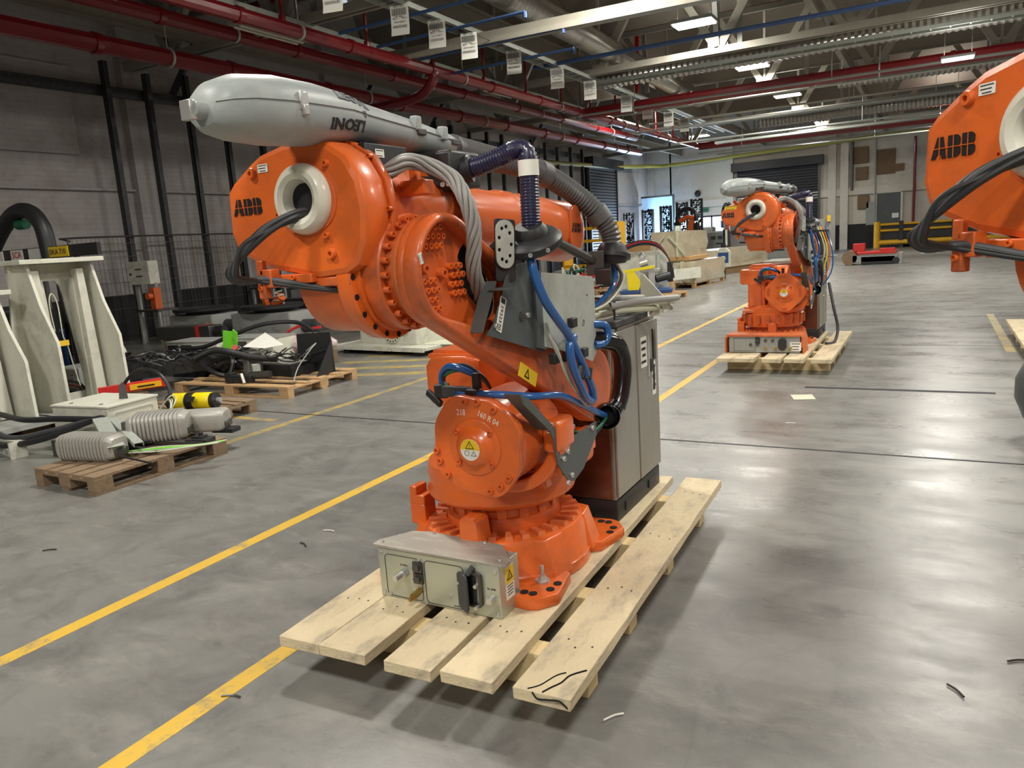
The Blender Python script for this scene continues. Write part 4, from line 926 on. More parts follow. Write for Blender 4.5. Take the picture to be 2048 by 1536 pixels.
    # warning plates on the arm underside
    arm=[c for c in t.children if c.name.startswith('lower_arm')][0]
    part('yellow_placard',MB().box((.389,-.40,.962),(.004,.15,.055),rx=-.49),'label_yellow',t,label='yellow arm warning placard with black triangle')
    part('triangle_print',MB().plate([[(-.022,-.018),(.022,-.018),(0,.02)],[(-.014,-.013),(.014,-.013),(0,.011)]],frame((.3915,-.41,.968),(0,.88,-.47),(0,.47,.88)),.001),'ink_black',t)
    part('white_placard',MB().box((.384,-.18,.875),(.004,.14,.05),rx=-.48),'label_white',t)
# ---------------- pallets and cabinets ----------------
def crate_plank(w,l,h,seed,m='pine_wood',jag=0):
    r=random.Random(seed); b=MB(); n=12; vs=[];fs=[]
    for j in range(n+1):
        y=l*j/n; e=[(r.random()-.5)*.006 for _ in range(4)]
        vs+=[(e[0],y,0),(w+e[1],y,0),(w+e[2],y,h+(r.random()-.5)*.002),(e[3],y,h+(r.random()-.5)*.002)]
    for j in range(n):
        a=4*j; c=a+4
        fs+=[(a,a+1,c+1,c),(a+1,a+2,c+2,c+1),(a+2,a+3,c+3,c+2),(a+3,a,c,c+3)]
    fs+=[(3,2,1,0),(4*n,4*n+1,4*n+2,4*n+3)]
    fs=[f[::-1] for f in fs]
    return b.add(vs,fs)
def long_pallet(lab,M,end=False):
    t=thing('timber_pallet',lab,'pallet',M=M)
    for i,(x,w_,y0) in enumerate(((-1.243,.2,-.02),(-1.041,.22,-.018),(-.735,.205,-.022),(-.50,.21,-.006),(-.212,.21,0))):
        o=part('deck_plank',crate_plank(w_,2.35,.045,i+3),'pine_wood',t,bev=.003); o.matrix_basis=T(x,y0,.135)
    for i,y in enumerate((.28,.76,1.36,2.02)):
        o=part('bearer',MB().box((0,0,.0675),(1.13,.10,.135)),'pine_fresh',t,bev=.003); o.matrix_basis=T(-.62,y+.05,0)
    for (pl,n0) in ((0,0),(1,0),(2,0),(3,0),(4,0)): pass
    nm=MB().lathe([(.0045,0),(.0045,.001),(0,.001)],n=6).mesh('nail_head','steel_dark')
    rr=random.Random(5)
    for x in (-1.14,-.93,-.63,-.40,-.11):
        for y in (.30,.78,1.38,2.04):
            for k in range(3): obj('nail_head',nm,t,T(x-.05+.05*k+rr.random()*.01,y+rr.random()*.05,.1812))
    return t
def euro(lab,M,m='pallet_brown',W=.8,L_=1.2,group=None,extra=False):
    t=thing('euro_pallet',lab,'pallet',M=M,group=group)
    rr=random.Random(hash(lab)%999 if False else len(lab))
    for i in range(5):
        w_=.145 if i%2==0 else .10; x=-W/2+.0725+(W-.145)*i/4
        o=part('deck_board',MB().box((0,0,.011),(w_,L_,.022)),m,t,bev=.002); o.matrix_basis=T(x,0,.122)@RZ((rr.random()-.5)*.012)
    for y in (-L_/2+.0725,0,L_/2-.0725):
        part('cross_board',MB().box((0,y,.111),(W,.145,.022)),m,t,bev=.002)
        for x in (-W/2+.05,0,W/2-.05): part('block',MB().box((x,y,.061),(.10 if x else .145,.145,.078)),m,t,bev=.003)
    for x in (-W/2+.05,0,W/2-.05): part('bottom_board',MB().box((x,0,.011),(.10,L_,.022)),m,t,bev=.002)
    return t
PM=T(-.98,1.993,0)@RZ(math.radians(1.9))
long_pallet('long new pine pallet under the large orange robot in front',PM)
solo('plank_splinter',MB().tube([(-1.14,1.995,.1815),(-1.11,2.03,.1815),(-1.085,2.10,.1815),(-1.06,2.13,.1815)],.0022,5).tube([(-1.085,1.995,.1815),(-1.07,2.03,.1815),(-1.05,2.07,.1815),(-1.04,2.12,.1815),(-1.0,2.17,.1815)],.003,5).tube([(-1.12,1.988,.178),(-1.10,1.985,.16),(-1.06,1.985,.165),(-1.02,1.986,.17),(-.99,1.986,.15)],.003,5),'dark_hollow','dark split cracks in the end of the front right pallet plank','crack')
robot('large orange robot arm in the foreground with grey dress pack box',T(-1.75,2.95,.18),'a')
long_pallet('pine pallet under the second orange robot in the middle distance',T(-.915,8.71,0))
robot('second orange robot in the middle distance with yellow sticker on its housing',T(-1.70,9.70,.18),'b')
robot('third orange robot reaching in from the right edge, only its rear housing in view',T(1.005,2.81,.17)@RZ(-math.radians(46)),'a',dress=False)
solo('robot_plinth',MB().plate(rrect(1.0,1.0,.05,1.15,2.86),Matrix.Identity(4),.169,.005),'pine_wood','pallet slab beneath the third robot at the right edge','pallet')
def controller(lab,x,y,z,rz=0,full=True):
    t=thing('robot_controller',lab,'cabinet',(x,y,z),rz)
    W,Dp,H=.70,.70,1.01   # origin at right near bottom corner, body to -x and +y
    part('plinth',MB().plate([rrect(W,Dp,.01,-W/2,Dp/2)],Matrix.Identity(4),.115,.004).box((.002,.16,.055),(.01,.10,.05)).box((.002,.55,.055),(.01,.12,.05)),'black_plastic',t)
    part('body',MB().box((-W/2,Dp/2,.115+(H-.115)/2),(W-.012,Dp-.012,H-.115)),'cabinet_steel',t,bev=.004)
    part('front_panel',MB().box((-W/2,-.001,.115+(H-.14)/2),(W-.04,.012,H-.16)),'cabinet_brown_glossy',t,bev=.003)
    d=part('side_door',MB().box((.002,.175,.56),(.012,.33,.86)),'cabinet_steel',t,bev=.003)
    d2=part('side_door',MB().box((.004,.525,.56),(.016,.345,.86)),'cabinet_steel',t,bev=.003)
    sticker(d2,frame((.0125,.45,.83),(0,1,0),(0,0,1)),.10,.17,4)
    part('handle_recess',MB().box((.014,.62,.85),(.012,.045,.18)),'black_gloss',d2,bev=.004)
    part('latch',MB().box((.016,.56,.74),(.014,.05,.07)),'black_plastic',d2,bev=.002)
    sticker(d2,frame((.0125,.61,.66),(0,1,0),(0,0,1)),.06,.20,8)
    part('hinge_strip',MB().box((.013,.52,.80),(.012,.02,.24)),'galvanised_steel',d2)
    b=MB()
    for k in range(9): b.box((-.20+.022*k,-.012,.72),(.003,.006,.2))
    for k in range(10): b.box((-.115,-.012,.63+.02*k),(.19,.006,.003))
    part('fan_guard',b,'galvanised_steel',t); part('fan_recess',MB().box((-.115,-.008,.72),(.19,.004,.2)),'dark_hollow',t)
    part('shelf_handle',MB().box((-.04,.30,H+.02),(.10,.5,.035)),'rubber_grey',t,bev=.006)
    return t
controller('steel robot controller cabinet on the pallet behind the large robot',-1.39,3.50,.18)
t=controller('steel cabinet behind the second robot in the middle distance',-1.25,10.35,.18)
# open cream lid and cable pile on the near controller
b=MB().plate([(0,0),(.42,0),(.02,.17),(0,.17)][::1],YZ(0),.004); 
b=MB().plate([(0,0),(.30,0),(.30,.02),(.03,.19),(0,.19)],frame((-1.46,4.18,1.235),(1,-.75,0),(0,0,1)),.005,.001).box((-1.33,4.07,1.222),(.03,.20,.03))
solo('metal_gusset',b,'cream_paint','triangular cream metal plate standing on the near controller cabinet','plate')
cols=[('cream_cable','thick cream cable looped'),('cream_cable','pale cable coil'),('pale_grey_paint','grey cable coil')]
rr=random.Random(3)
for k in range(9):
    x=-2.0+.07*k; y0=3.66+.05*(k%4); z=1.215+.030*(k%3)+.015
    pts=[(x,y0,z),(x+.13,y0+.07,z+.02+.01*(k%2)),(x+.26,y0+.22,z+.02),(x+.22,y0+.34,z+.01),(x+.06,y0+.28,z),(x-.03,y0+.12,z)]
    solo('cable_coil',MB().tube(pts,.017,10),cols[k%3][0],'thick cable in the pile on the near controller, %s from the left'%ORDS[k],'cable','cables piled on the near controller',loc=(x,y0,z-.017))
solo('cable',MB().tube([(-1.75,3.75,1.25),(-1.6,3.74,1.33),(-1.46,3.70,1.30),(-1.40,3.60,1.20),(-1.375,3.56,1.05),(-1.37,3.55,.9),(-1.375,3.5,.78)],.007,8),'black_plastic','thin black cable hanging down the corner of the near controller','cable')
solo('curved_shell',MB().tube([(-1.9,3.6,1.24),(-1.6,3.66,1.235)],.045,14,2),'pale_grey_paint','dull grey tube lying under the cable pile on the controller','tube')
# ---------------- left side: pallets of parts ----------------
euro('old brown euro pallet at lower left carrying the ribbed motor covers',T(-5.76,3.77,0)@RZ(math.radians(-1)))
euro('brown pallet under the flat cream cabinet at the left',T(-6.85,4.62,0)@RZ(math.radians(95)))
euro('brown pallet end behind the yellow and black cylinder',T(-7.07,5.35,0)@RZ(math.radians(88)))
def ribbed(lab,x,y,z,rz,L_=.48,W=.22,H=.2,n=13,rx=0,smooth=False):
    t=thing('motor_cover',lab,'motor cover',M=T(x,y,z)@RZ(rz)@RX(rx))
    secs=[(-L_/2,0,H/2,W*.34,H*.34),(-L_/2+.02,0,H/2,W*.44,H*.44),(-L_/2+.05,0,H/2,W*.48,H*.48),(L_/2-.05,0,H/2,W*.48,H*.48),(L_/2-.02,0,H/2,W*.45,H*.45),(L_/2,0,H/2,W*.38,H*.38)]
    part('shell',MB().loft(secs,24,4.5),'cast_aluminium',t,ang=40)
    if not smooth:
        me=MB().loft([(-.008,0,H/2,W*.53,H*.54),(.008,0,H/2,W*.53,H*.54)],24,4.5).mesh('fin','cast_aluminium')
        for i in range(n): obj('fin',me,t,T(0,-L_/2+.07+(L_-.14)*i/(n-1),0))
    part('end_bracket',MB().box((W*.35,-L_/2+.02,H*.5),(.04,.07,H*.7)),'steel_dark',t,bev=.004); part('terminal_block',MB().box((0,L_/2-.01,H*.3),(W*.6,.05,.06)),'steel_dark',t,bev=.004)
    return t
ribbed('ribbed cast motor cover lying at the near corner of the brown pallet',-5.93,3.52,.148,math.radians(-78),.58,.22,.2,14,rx=0)
ribbed('largest ribbed cast cover in the middle of the brown pallet',-5.83,4.08,.165,math.radians(-52),.5,.3,.24,12)
ribbed('smooth cast cover at the far end of the brown pallet',-5.68,4.42,.165,math.radians(-60),.42,.26,.2,5,smooth=True)
def channel(lab,p,q,w_=.10,h=.03,m='galvanised_steel'):
    t=thing('steel_channel',lab,'channel',((p[0]+q[0])/2,(p[1]+q[1])/2,min(p[2],q[2])-h))
    part('web',MB().beam(p,q,w_,.004),m,t,world=True)
    a=Vector(p);c=Vector(q);d=(c-a).normalized(); s=Vector((-d.y,d.x,0))*w_/2; dn=Vector((0,0,-h/2))
    part('flange',MB().beam(a+s+dn,c+s+dn,.004,h),m,t,world=True); part('flange',MB().beam(a-s+dn,c-s+dn,.004,h),m,t,world=True)
    return t
channel('bright galvanised channel lying slanted on the brown pallet',(-6.42,3.93,.36),(-5.60,3.52,.27),.12)
channel('second galvanised channel behind the slanted one',(-6.38,4.02,.34),(-5.55,3.68,.26),.07)
channel('dark rail under the big ribbed cover on the pallet',(-6.1,3.95,.185),(-5.3,4.1,.175),.08,.03,'steel_dark')
channel('dark slotted strip under the channels',(-6.35,3.75,.20),(-5.45,3.78,.18),.05,.02,'black_plastic')
b=MB().box((-5.40,4.14,.172),(.20,.14,.04),rz=.3).box((-5.42,4.15,.20),(.10,.09,.02),rz=.3).cyl((-5.40,4.15,.2),(-5.40,4.15,.24),.02,n=10)
solo('valve_block',b,'black_plastic','black valve block on the right edge of the brown pallet','valve block',bev=.003)
solo('valve_block',MB().box((-5.50,4.50,.172),(.22,.12,.04),rz=.2).cyl((-5.48,4.5,.19),(-5.48,4.5,.235),.018,n=10),'black_plastic','black valve block by the smooth cover on the pallet','valve block',bev=.003)
solo('heat_sink',MB().box((-6.02,4.02,.22),(.2,.16,.05),rz=.5).box((-6.0,4.03,.265),(.18,.14,.035),rz=.5).box((-6.1,3.96,.21),(.16,.12,.09),rz=.6),'galvanised_steel','shiny finned metal block between cabinet and big ribbed cover','metal block',bev=.004)
solo('drive_tube',MB().cyl((-6.36,4.05,.24),(-6.12,4.12,.25),.05,n=16),'steel_dark','short dark cylinder beside the cream cabinet','cylinder')
rr=random.Random(11)
for k in range(4):
    o=.02*k
    solo('light_cable',MB().tube([(-5.9,3.6+o,.172+.004*k),(-5.7,3.62+o,.18),(-5.45,3.76+o,.175+.008*k),(-5.22,3.92+o,.19),(-5.06,4.04+o*1.5,.20)],.006,7),['cream_cable','galvanised_steel','green_fluo','cream_cable'][k],['pale cable trailing off the right of the brown pallet','grey cable trailing off the pallet beside the pale one','thin green yellow cable trailing along the pallet edge','white cable end sticking out over the pallet edge'][k],'cable')
for k in range(4):
    a=k*.7
    solo('wire_loop',MB().tube([(-6.15,4.28,.30),(-6.1+.03*k,4.35,.42+.02*k),(-5.98,4.33+.02*k,.45),(-5.9,4.25,.36),(-5.95+.02*k,4.2,.27)],.006,7),['cream_cable','galvanised_steel','black_plastic','cream_cable'][k],'loop of loose wire standing up beside the cream cabinet','wire','wire loops beside the cream cabinet')
solo('earth_wire',MB().tube([(-6.12,3.42,.16),(-6.18,3.44,.22),(-6.08,3.50,.28),(-5.95,3.58,.30),(-5.85,3.62,.31)],.005,7),'green_fluo','yellow green earth wire curling behind the near motor cover','wire')
solo('black_rod',MB().cyl((-5.55,3.5,.20),(-5.22,3.55,.155),.008,n=8),'black_plastic','short black rod poking out over the pallet edge','rod')
solo('lever_plate',MB().plate([(0,0),(.08,0),(.07,.13),(.04,.16),(.01,.13)],frame((-6.75,4.35,.425),(.8,.6,0),(-.1,.1,1)),.006),'steel_dark','small grey lever plate standing above the wires','plate')
for k in range(3): solo('black_bracket',MB().box((-6.05+.1*k,3.72+.05*k,.2),(.28,.04,.03),rz=.3*k).box((-5.95+.08*k,3.66,.23),(.06,.06,.06)),'black_plastic',['black bracket just behind the near motor cover','black bracket under the slanted channel','black bracket towards the big ribbed cover'][k],'bracket',bev=.003)
# flat cream cabinet
t=thing('flat_cabinet','flat cream electrical cabinet lying on its back on the left pallet','cabinet',(-6.95,4.33,.146),math.radians(6))
part('body',MB().box((0,0,.125),(.74,.56,.25)),'cream_paint',t,bev=.006)
part('door',MB().box((0,0,.262),(.76,.58,.02)),'cream_paint',t,bev=.003)
part('door_gap',MB().box((0,0,.250),(.735,.555,.008)),'dark_hollow',t)
part('side_opening',MB().plate([rrect(.46,.15,.03),rrect(.43,.12,.025)],frame((.371,0,.13),(0,1,0),(0,0,1)),.006),'cream_paint',t)
for x in (-.2,.2): part('lock',MB().cyl((x,-.2,.272),(x,-.2,.276),.018,n=12),'steel_dark',t)
# hoses in front
for k,(z,dy) in enumerate(((.30,0),(.20,-.12),(.15,-.2))):
    solo('black_hose',MB().tube([(-9.0,3.9+dy,z),(-8.2,3.95+dy,z-.03*k),(-7.5,3.85+dy,z-.05 if k else z),(-7.0,3.88+dy*.6,z+.03),(-6.55,3.96,.33),(-6.4,3.96,.34)],.028,10,6),'rubber_grey' if k==1 else 'black_plastic',['upper thick black hose running in from the left edge','middle thick black hose running in from the left edge','lowest thick black hose sagging near the floor at the left'][k],'hose')
solo('hose_loop',MB().tube([(-7.35,4.75,.15),(-7.36,4.8,.42),(-7.2,4.85,.58),(-6.98,4.85,.62),(-6.78,4.85,.56),(-6.68,4.85,.40),(-6.66,4.8,.2)],.018,10,8),'black_plastic','black hose loop standing up behind the cream cabinet','hose')
t=thing('cable_trunking','white plastic cable trunking lying on the floor at the left edge','trunking',(-7.75,3.75,0),math.radians(-12))
part('duct',MB().box((0,0,.04),(.9,.10,.08)),'cream_paint',t,bev=.004); part('lid',MB().box((0,.02,.11),(.85,.07,.02),ry=-.08),'cream_paint',t)
for k in range(5): part('slot',MB().box((-.3+.15*k,-.052,.045),(.07,.006,.045)),'pale_grey_paint',t)
part('end_leg',MB().box((.46,0,.075),(.03,.14,.15)),'cream_paint',t)
# yellow and black cylinder
t=thing('gas_spring','yellow and black cylinder lying on a pallet behind the motor covers','cylinder',(-6.72,5.15,.146),0)
F=frame((-.3,-.12,.09),(-.25,.9,0),(0,0,1)); F=frame((-.28,-.10,.085),(0,0,1),(-.35,.9,0))
Lc=.62
def ring_(z0,z1,r,m,nm): part(nm,MB().lathe([(r*.98,z0),(r,z0+.004),(r,z1-.004),(r*.98,z1)],F,28),m,t)
Fd=frame((-.30,-.08,.088),(0,0,1),(.32,-.95,0)); F=Fd
ring_(0,.05,.075,'black_plastic','end_cap'); ring_(.05,.22,.086,'yellow_flat','yellow_sleeve'); ring_(.22,.31,.088,'black_plastic','black_band'); ring_(.31,.5,.086,'yellow_flat','yellow_sleeve'); ring_(.5,.56,.08,'black_plastic','end_cap'); ring_(.56,.60,.03,'steel_bright','rod')
part('rating_plate',MB().box((.06,-.09,.13),(.10,.06,.004),rx=.9),'black_plastic',t)
solo('yellow_valve',MB().cyl((-6.95,5.34,.20),(-6.95,5.34,.26),.05,n=14).cyl((-6.95,5.34,.146),(-6.95,5.34,.2),.03,n=10),'yellow_flat','small yellow cap beside the yellow and black cylinder','cap')
t=thing('spirit_level','red and yellow bar lying between the cabinet and the black bench','bar',(-7.5,5.35,.30),0)
part('bar',MB().beam((-7.95,4.9,.33),(-7.55,5.45,.36),.06,.10),'red_bright',t,world=True,bev=.004)
part('scale',MB().beam((-7.75,5.14,.345),(-7.56,5.40,.355),.066,.06),'yellow_paint',t,world=True); part('print',MB().beam((-7.7,5.2,.348),(-7.6,5.34,.352),.070,.015),'ink_black',t,world=True)
solo('bar_support',MB().box((-7.75,5.2,.14),(.18,.18,.28)),'pallet_brown','wooden block under the red and yellow bar','block')
# ---- white welded frames
def press(lab,x,y,s,zt):
    t=thing('welded_frame',lab,'frame',(x,y,0),PI/2); H=zt
    part('top_plate',MB().box((0,0,H-.02),(1.58*s,.55,.05)),'cream_paint',t,bev=.004)
    O2=[(-.80*s,.16),(.82*s,.16),(.80*s,H*.6),(.66*s,H-.05),(-.66*s,H-.05),(-.80*s,H*.6)]
    I2=[(-.30*s,.25),(.42*s,.25),(.24*s,H-.42)]+[(.20*s,H-.30),(.12*s,H-.24),(-.22*s,H-.24),(-.30*s,H-.32)]
    part('back_web',MB().plate([O2,I2],XZ(.12),.03,.003),'cream_paint',t)
    for sx,nm in ((-1,'left'),(1,'right')):
        g=[(-.52,.12),(.25,.12),(.25,H-.05),(-.16,H-.05),(-.30,H*.72),(-.50,H*.5)]
        part('gusset_plate',MB().plate(g[::-1],frame((sx*.60*s,0,0),(0,1,0),(sx*.0,0,1)),.035,.003),'cream_paint',t)
        part('column',MB().plate([(-.10*s,.14),(.12*s,.14),(.02*s,H-.12),(-.12*s,H-.12)],XZ(-.06)@T(sx*.42*s,0,0),.12,.01),'cream_paint',t)
        part('column_step',MB().plate([(-.05*s,.14),(.16*s,.14),(.06*s,H-.22),(-.06*s,H-.22)],XZ(.02)@T(sx*.34*s,0,0),.12,.006),'cream_paint',t)
    part('foot_plate',MB().box((0,-.1,.10),(1.8*s,1.1,.06)),'pale_grey_paint',t,bev=.004)
    part('foot_block',MB().box((-.6*s,-.1,.035),(.3,.8,.07)),'pallet_brown',t); part('foot_block',MB().box((.6*s,-.1,.035),(.3,.8,.07)),'pallet_brown',t)
    return t
press('tall white welded steel frame with arched opening at the left',-8.72,5.06,.60,1.80)
press('lower white welded frame cut by the left edge of the picture',-8.80,4.02,.60,1.50)
solo('hanging_cable',MB().tube([(-8.6,4.92,1.0),(-8.6,4.91,1.3),(-8.6,4.95,1.42),(-8.6,5.0,1.3),(-8.6,5.0,.95),(-8.6,5.03,.85),(-8.6,5.06,.6),(-8.6,5.1,.35)],.007,7),'cream_cable','pale cable looped in the opening of the tall white frame','cable')
solo('yellow_tag',MB().box((-8.58,4.98,.86),(.02,.12,.06)),'label_yellow','small yellow tag on the cable in the white frame opening','tag')
t=thing('junction_box','pale grey box seen through the tall white frame','box',(-9.6,5.75,.05)); part('body',MB().box((0,0,.25),(.5,.4,.3)),'pale_grey_paint',t,bev=.01); part('lid',MB().box((0,-.205,.27),(.44,.02,.24)),'cream_paint',t); part('base',MB().box((0,0,.05),(.5,.4,.1)),'black_plastic',t); sticker(t,XZ(-.216)@T(.12,.27,0),.08,.12,3)
for k in range(7):
    solo('cable_hank',MB().tube([(-9.1,5.0,.12+.02*k),(-9.1,5.1,.30+.012*k),(-9.0+.01*k,5.3,.26+.01*k),(-9.0,5.4,.08),(-9.2,5.2,.05)],.014,7),['braid_grey','pallet_brown','rubber_grey','red_bright'][k%4],'cable of the hank heaped behind the tall white frame','cable','cable hank behind the white frame')
# ---- sealant station behind
t=thing('sealant_pump','dark pump station with black hose and name plates at the left edge','pump',(-11.0,6.3,0))
for x in (-.9,-.3,.3,.8): part('post',MB().box((x,0,.95),(.06,.06,1.9)),'black_plastic',t)
part('cross_rail',MB().box((0.05,-.02,1.93),(2.6,.05,.16)),'black_plastic',t)
part('cylinder',MB().cyl((-.1,0,.9),(-.1,0,1.8),.07,n=16).cyl((.35,0,.5),(.35,0,1.8),.05,n=16).cyl((-.6,0,.5),(-.6,0,1.75),.06,n=16),'steel_dark',t)
part('drum',MB().lathe([(.28,.1),(.29,.12),(.29,.8),(.28,.82)],T(-.1,.1,0),28),'blue_paint',t)
part('base',MB().box((0,.1,.05),(2.0,.9,.1)),'black_plastic',t)
part('thick_hose',MB().tube([(-1.4,0,1.9),(-.9,0,2.3),(-.45,0,2.52),(-.1,0,2.5),(.12,0,2.3),(.18,0,2.0),(.2,0,1.6)],.11,14,8),'black_plastic',t)
part('green_valve',MB().cyl((-.45,0,2.35),(-.25,0,2.35),.07,n=14),'green_paint',t)
for x,w_,m,tx,ink in ((-.52,.30,'label_white','SCA','ink_red'),(-.08,.28,'label_white','','ink_black'),(.48,.48,'label_yellow','SIKA 710','ink_black'),(-1.0,.24,'label_white','-','ink_black')):
    p=part('name_plate',MB().box((x,-.055,1.93),(w_,.012,.14)),m,t)
    if tx: part('lettering',MB().text(tx,.125 if len(tx)<5 else .10,XZ(-.062)@T(x,1.925,0),.002,bold=.01),ink,p)
part('bright_plate',MB().box((-.75,-.05,1.55),(.22,.02,.24)).box((-.7,-.05,1.38),(.06,.02,.06)),'label_white',t)
for x in (.2,.7): part('plate_leg',MB().box((x,-.03,1.82),(.02,.02,.12)),'galvanised_steel',t)
solo('dark_cabinet',MB().plate(rrect(.9,1.15,.03),XZ(5.95)@T(-10.75,.6,0),.5,.01),'black_plastic','tall dark cabinet standing behind the white frame opening','cabinet')
solo('dark_column',MB().cyl((-10.15,6.15,0),(-10.15,6.15,1.75),.12,n=20),'black_plastic','black cylinder standing behind the opening of the tall white frame','cylinder')
# ---- black bench with cables
t=thing('black_bench','long black steel bench frame piled with cables left of centre','bench',(-9.0,6.75,0),math.radians(57))
part('side_beam',MB().box((0,-.28,.31),(2.0,.05,.20)),'black_plastic',t,bev=.004); part('side_beam',MB().box((0,.28,.31),(2.0,.05,.20)),'black_plastic',t,bev=.004)
part('deck',MB().box((0,0,.38),(1.96,.6,.03)),'black_plastic',t)
part('end_panel',MB().box((-.82,-.32,.30),(.42,.03,.42)),'black_plastic',t); part('foot',MB().box((-.9,0,.1),(.08,.5,.2)).box((.9,0,.1),(.08,.5,.2)),'black_plastic',t)
rr=random.Random(21)
HUE={'black_plastic':'black','rubber_grey':'dark grey','pale_grey_paint':'pale grey','steel_dark':'steel coloured','cream_cable':'cream','green_paint':'green','red_bright':'red','cream_paint':'white'}
def heap(n,cx,cy,cz,sx,sy,sz,r,mats,lab,grp,cat='cable',name='loose_cable'):
    for k in range(n):
        x=cx+(rr.random()-.5)*sx; y=cy+(rr.random()-.5)*sy; a=rr.random()*6.28; pts=[];R_=.10+rr.random()*.12
        for j in range(6):
            pts.append((x+R_*math.cos(a+j*1.0)*(1+.4*rr.random())+.05*j*(rr.random()-.5),y+R_*.8*math.sin(a+j*1.0),cz+r+rr.random()*sz))
        solo(name,MB().tube(pts,r,6,4),mats[k%len(mats)],HUE[mats[k%len(mats)]]+' '+lab,cat,grp)
heap(26,-8.9,6.7,.39,1.1,1.3,.09,.012,['black_plastic','black_plastic','rubber_grey','black_plastic','pale_grey_paint'],'cable tangled on the black bench','cables on the black bench')
heap(8,-9.5,6.2,.42,.6,.4,.12,.02,['black_plastic','steel_dark'],'thick cable at the left end of the black bench','thick cables at the bench end')
t=thing('pipe_elbow','silver grey pipe elbow standing above the black bench','pipe',(-9.6,6.3,.42))
part('elbow',MB().tube([(-.45,.05,.22),(-.2,.03,.22),(0,0,.2),(.07,0,.12),(.08,0,0)],.05,16,8),'galvanised_steel',t); part('collar',MB().cyl((-.18,.03,.22),(-.10,.02,.22),.065,n=18).cyl((.08,0,0),(.08,0,.04),.06,n=18),'galvanised_steel',t)
for k,(x,y,rz,lab) in enumerate(((-9.45,7.55,.12,'cream control box with vents lying behind the bench, left of the green tag'),(-8.75,7.95,.1,'cream control box behind the green tag'))):
    t=thing('control_box',lab,'control box',(x,y,0),rz)
    part('body',MB().box((0,0,.36),(.95,.5,.32)),'cream_paint',t,bev=.008); part('lid',MB().box((0,0,.525),(.97,.52,.015)),'pale_grey_paint',t)
    part('stand',MB().box((0,0,.10),(.9,.45,.20)),'black_plastic',t)
    for q in (-.35,-.1): part('vent',MB().box((q,-.255,.43),(.2,.012,.11)),'steel_dark',t)
    part('strip',MB().box((-.2,-.255,.28),(.45,.012,.05)),'steel_dark',t)
solo('green_tag',MB().box((-8.12,6.9,.62),(.22,.01,.24),rz=.2,ry=.15).box((-8.0,6.88,.72),(.08,.012,.06),ry=.6),'green_fluo','bright green tag hanging over the cables on the bench','tag')
solo('emergency_button',MB().cyl((-7.98,6.85,.52),(-7.94,6.8,.54),.035,n=14),'red_bright','small red knob just right of the green tag','knob')
solo('long_hose',MB().tube([(-9.1,6.9,.50),(-8.7,6.95,.52),(-8.3,7.1,.66),(-7.9,7.3,.78),(-7.5,7.5,.78),(-7.2,7.5,.66)],.028,10,8),'black_plastic','long black hose arching over the cream control boxes','hose')
solo('conduit_hose',MB().tube([(-8.6,6.7,.40),(-8.3,6.75,.50),(-7.9,6.7,.49),(-7.6,6.75,.42),(-7.3,6.9,.38)],.045,12,8,corr=.006,pitch=.02),'black_plastic','black corrugated conduit at the front of the cable heap','hose')
# ---- second euro pallet (tan) with brackets
euro('tan double pallet left of centre under the black bracket plates',T(-7.62,6.98,0)@RZ(math.radians(92)),'pallet_tan',W=1.3,L_=1.95)
t=thing('bracket_plate','upright black steel bracket plate on the tan pallet','bracket',(-7.05,7.35,.146),math.radians(5))
part('upright',MB().plate([(-.30,0),(.28,0),(.26,.52),(-.28,.50)],XZ(0),.02,.002),'black_plastic',t)
part('brace',MB().plate([(0,0),(.36,0),(0,.42)],frame((.27,0,0),(0,-1,0),(0,0,1)),.02,.002),'black_plastic',t); part('strut',MB().beam((-.30,-.10,.18),(.26,-.06,.32),.03,.03),'black_plastic',t)
t=thing('bracket_tray','black steel tray with cables lying on the tan pallet','tray',(-7.55,7.15,.146),math.radians(-4))
part('tray',MB().box((0,0,.06),(.95,.4,.10)).box((0,-.2,.12),(.95,.02,.05)),'black_plastic',t); part('lip',MB().box((.1,-.05,.17),(.7,.3,.012)),'pale_grey_paint',t)
t=thing('grey_enclosure','grey aluminium enclosure with yellow sticker on the tan pallet','box',(-7.78,6.93,.146),math.radians(-30))
part('body',MB().box((0,0,.17),(.40,.16,.32)),'steel_dark',t,bev=.008); part('cover',MB().box((0,-.09,.17),(.36,.02,.28)),'pale_grey_paint',t,bev=.004); part('sensor',MB().box((.26,-.03,.12),(.12,.10,.14)),'galvanised_steel',t,bev=.004); part('sticker',MB().cyl((-.05,-.10,.28),(-.05,-.103,.28),.03,n=14),'label_yellow',t)
t=thing('clamp_unit','black clamp unit with pale lever at the front of the tan pallet','clamp',(-7.52,6.48,.146),math.radians(10))
part('body',MB().box((0,0,.05),(.34,.1,.09)).box((-.15,.0,.07),(.1,.12,.12)),'black_plastic',t,bev=.004); part('lever',MB().beam((.05,-.05,.12),(.12,-.10,.01),.03,.03),'cream_paint',t); part('motor',MB().cyl((.1,.05,.08),(.38,.08,.09),.05,n=16),'steel_dark',t)
solo('paper_sheet',MB().add([(-7.98,6.97,.52),(-7.62,7.02,.50),(-7.46,7.2,.52),(-7.8,7.22,.68)],[(0,1,2),(0,2,3)]).add([(-7.98,6.97,.518),(-7.62,7.02,.498),(-7.46,7.2,.518),(-7.8,7.22,.678)],[(2,1,0),(3,2,0)]),'label_white','folded white paper sheet lying over the grey enclosure','paper')
heap(12,-7.5,7.1,.30,.9,.35,.16,.009,['pale_grey_paint','black_plastic','cream_cable','steel_dark'],'wire tangled on the tray on the tan pallet','wires on the tan pallet')
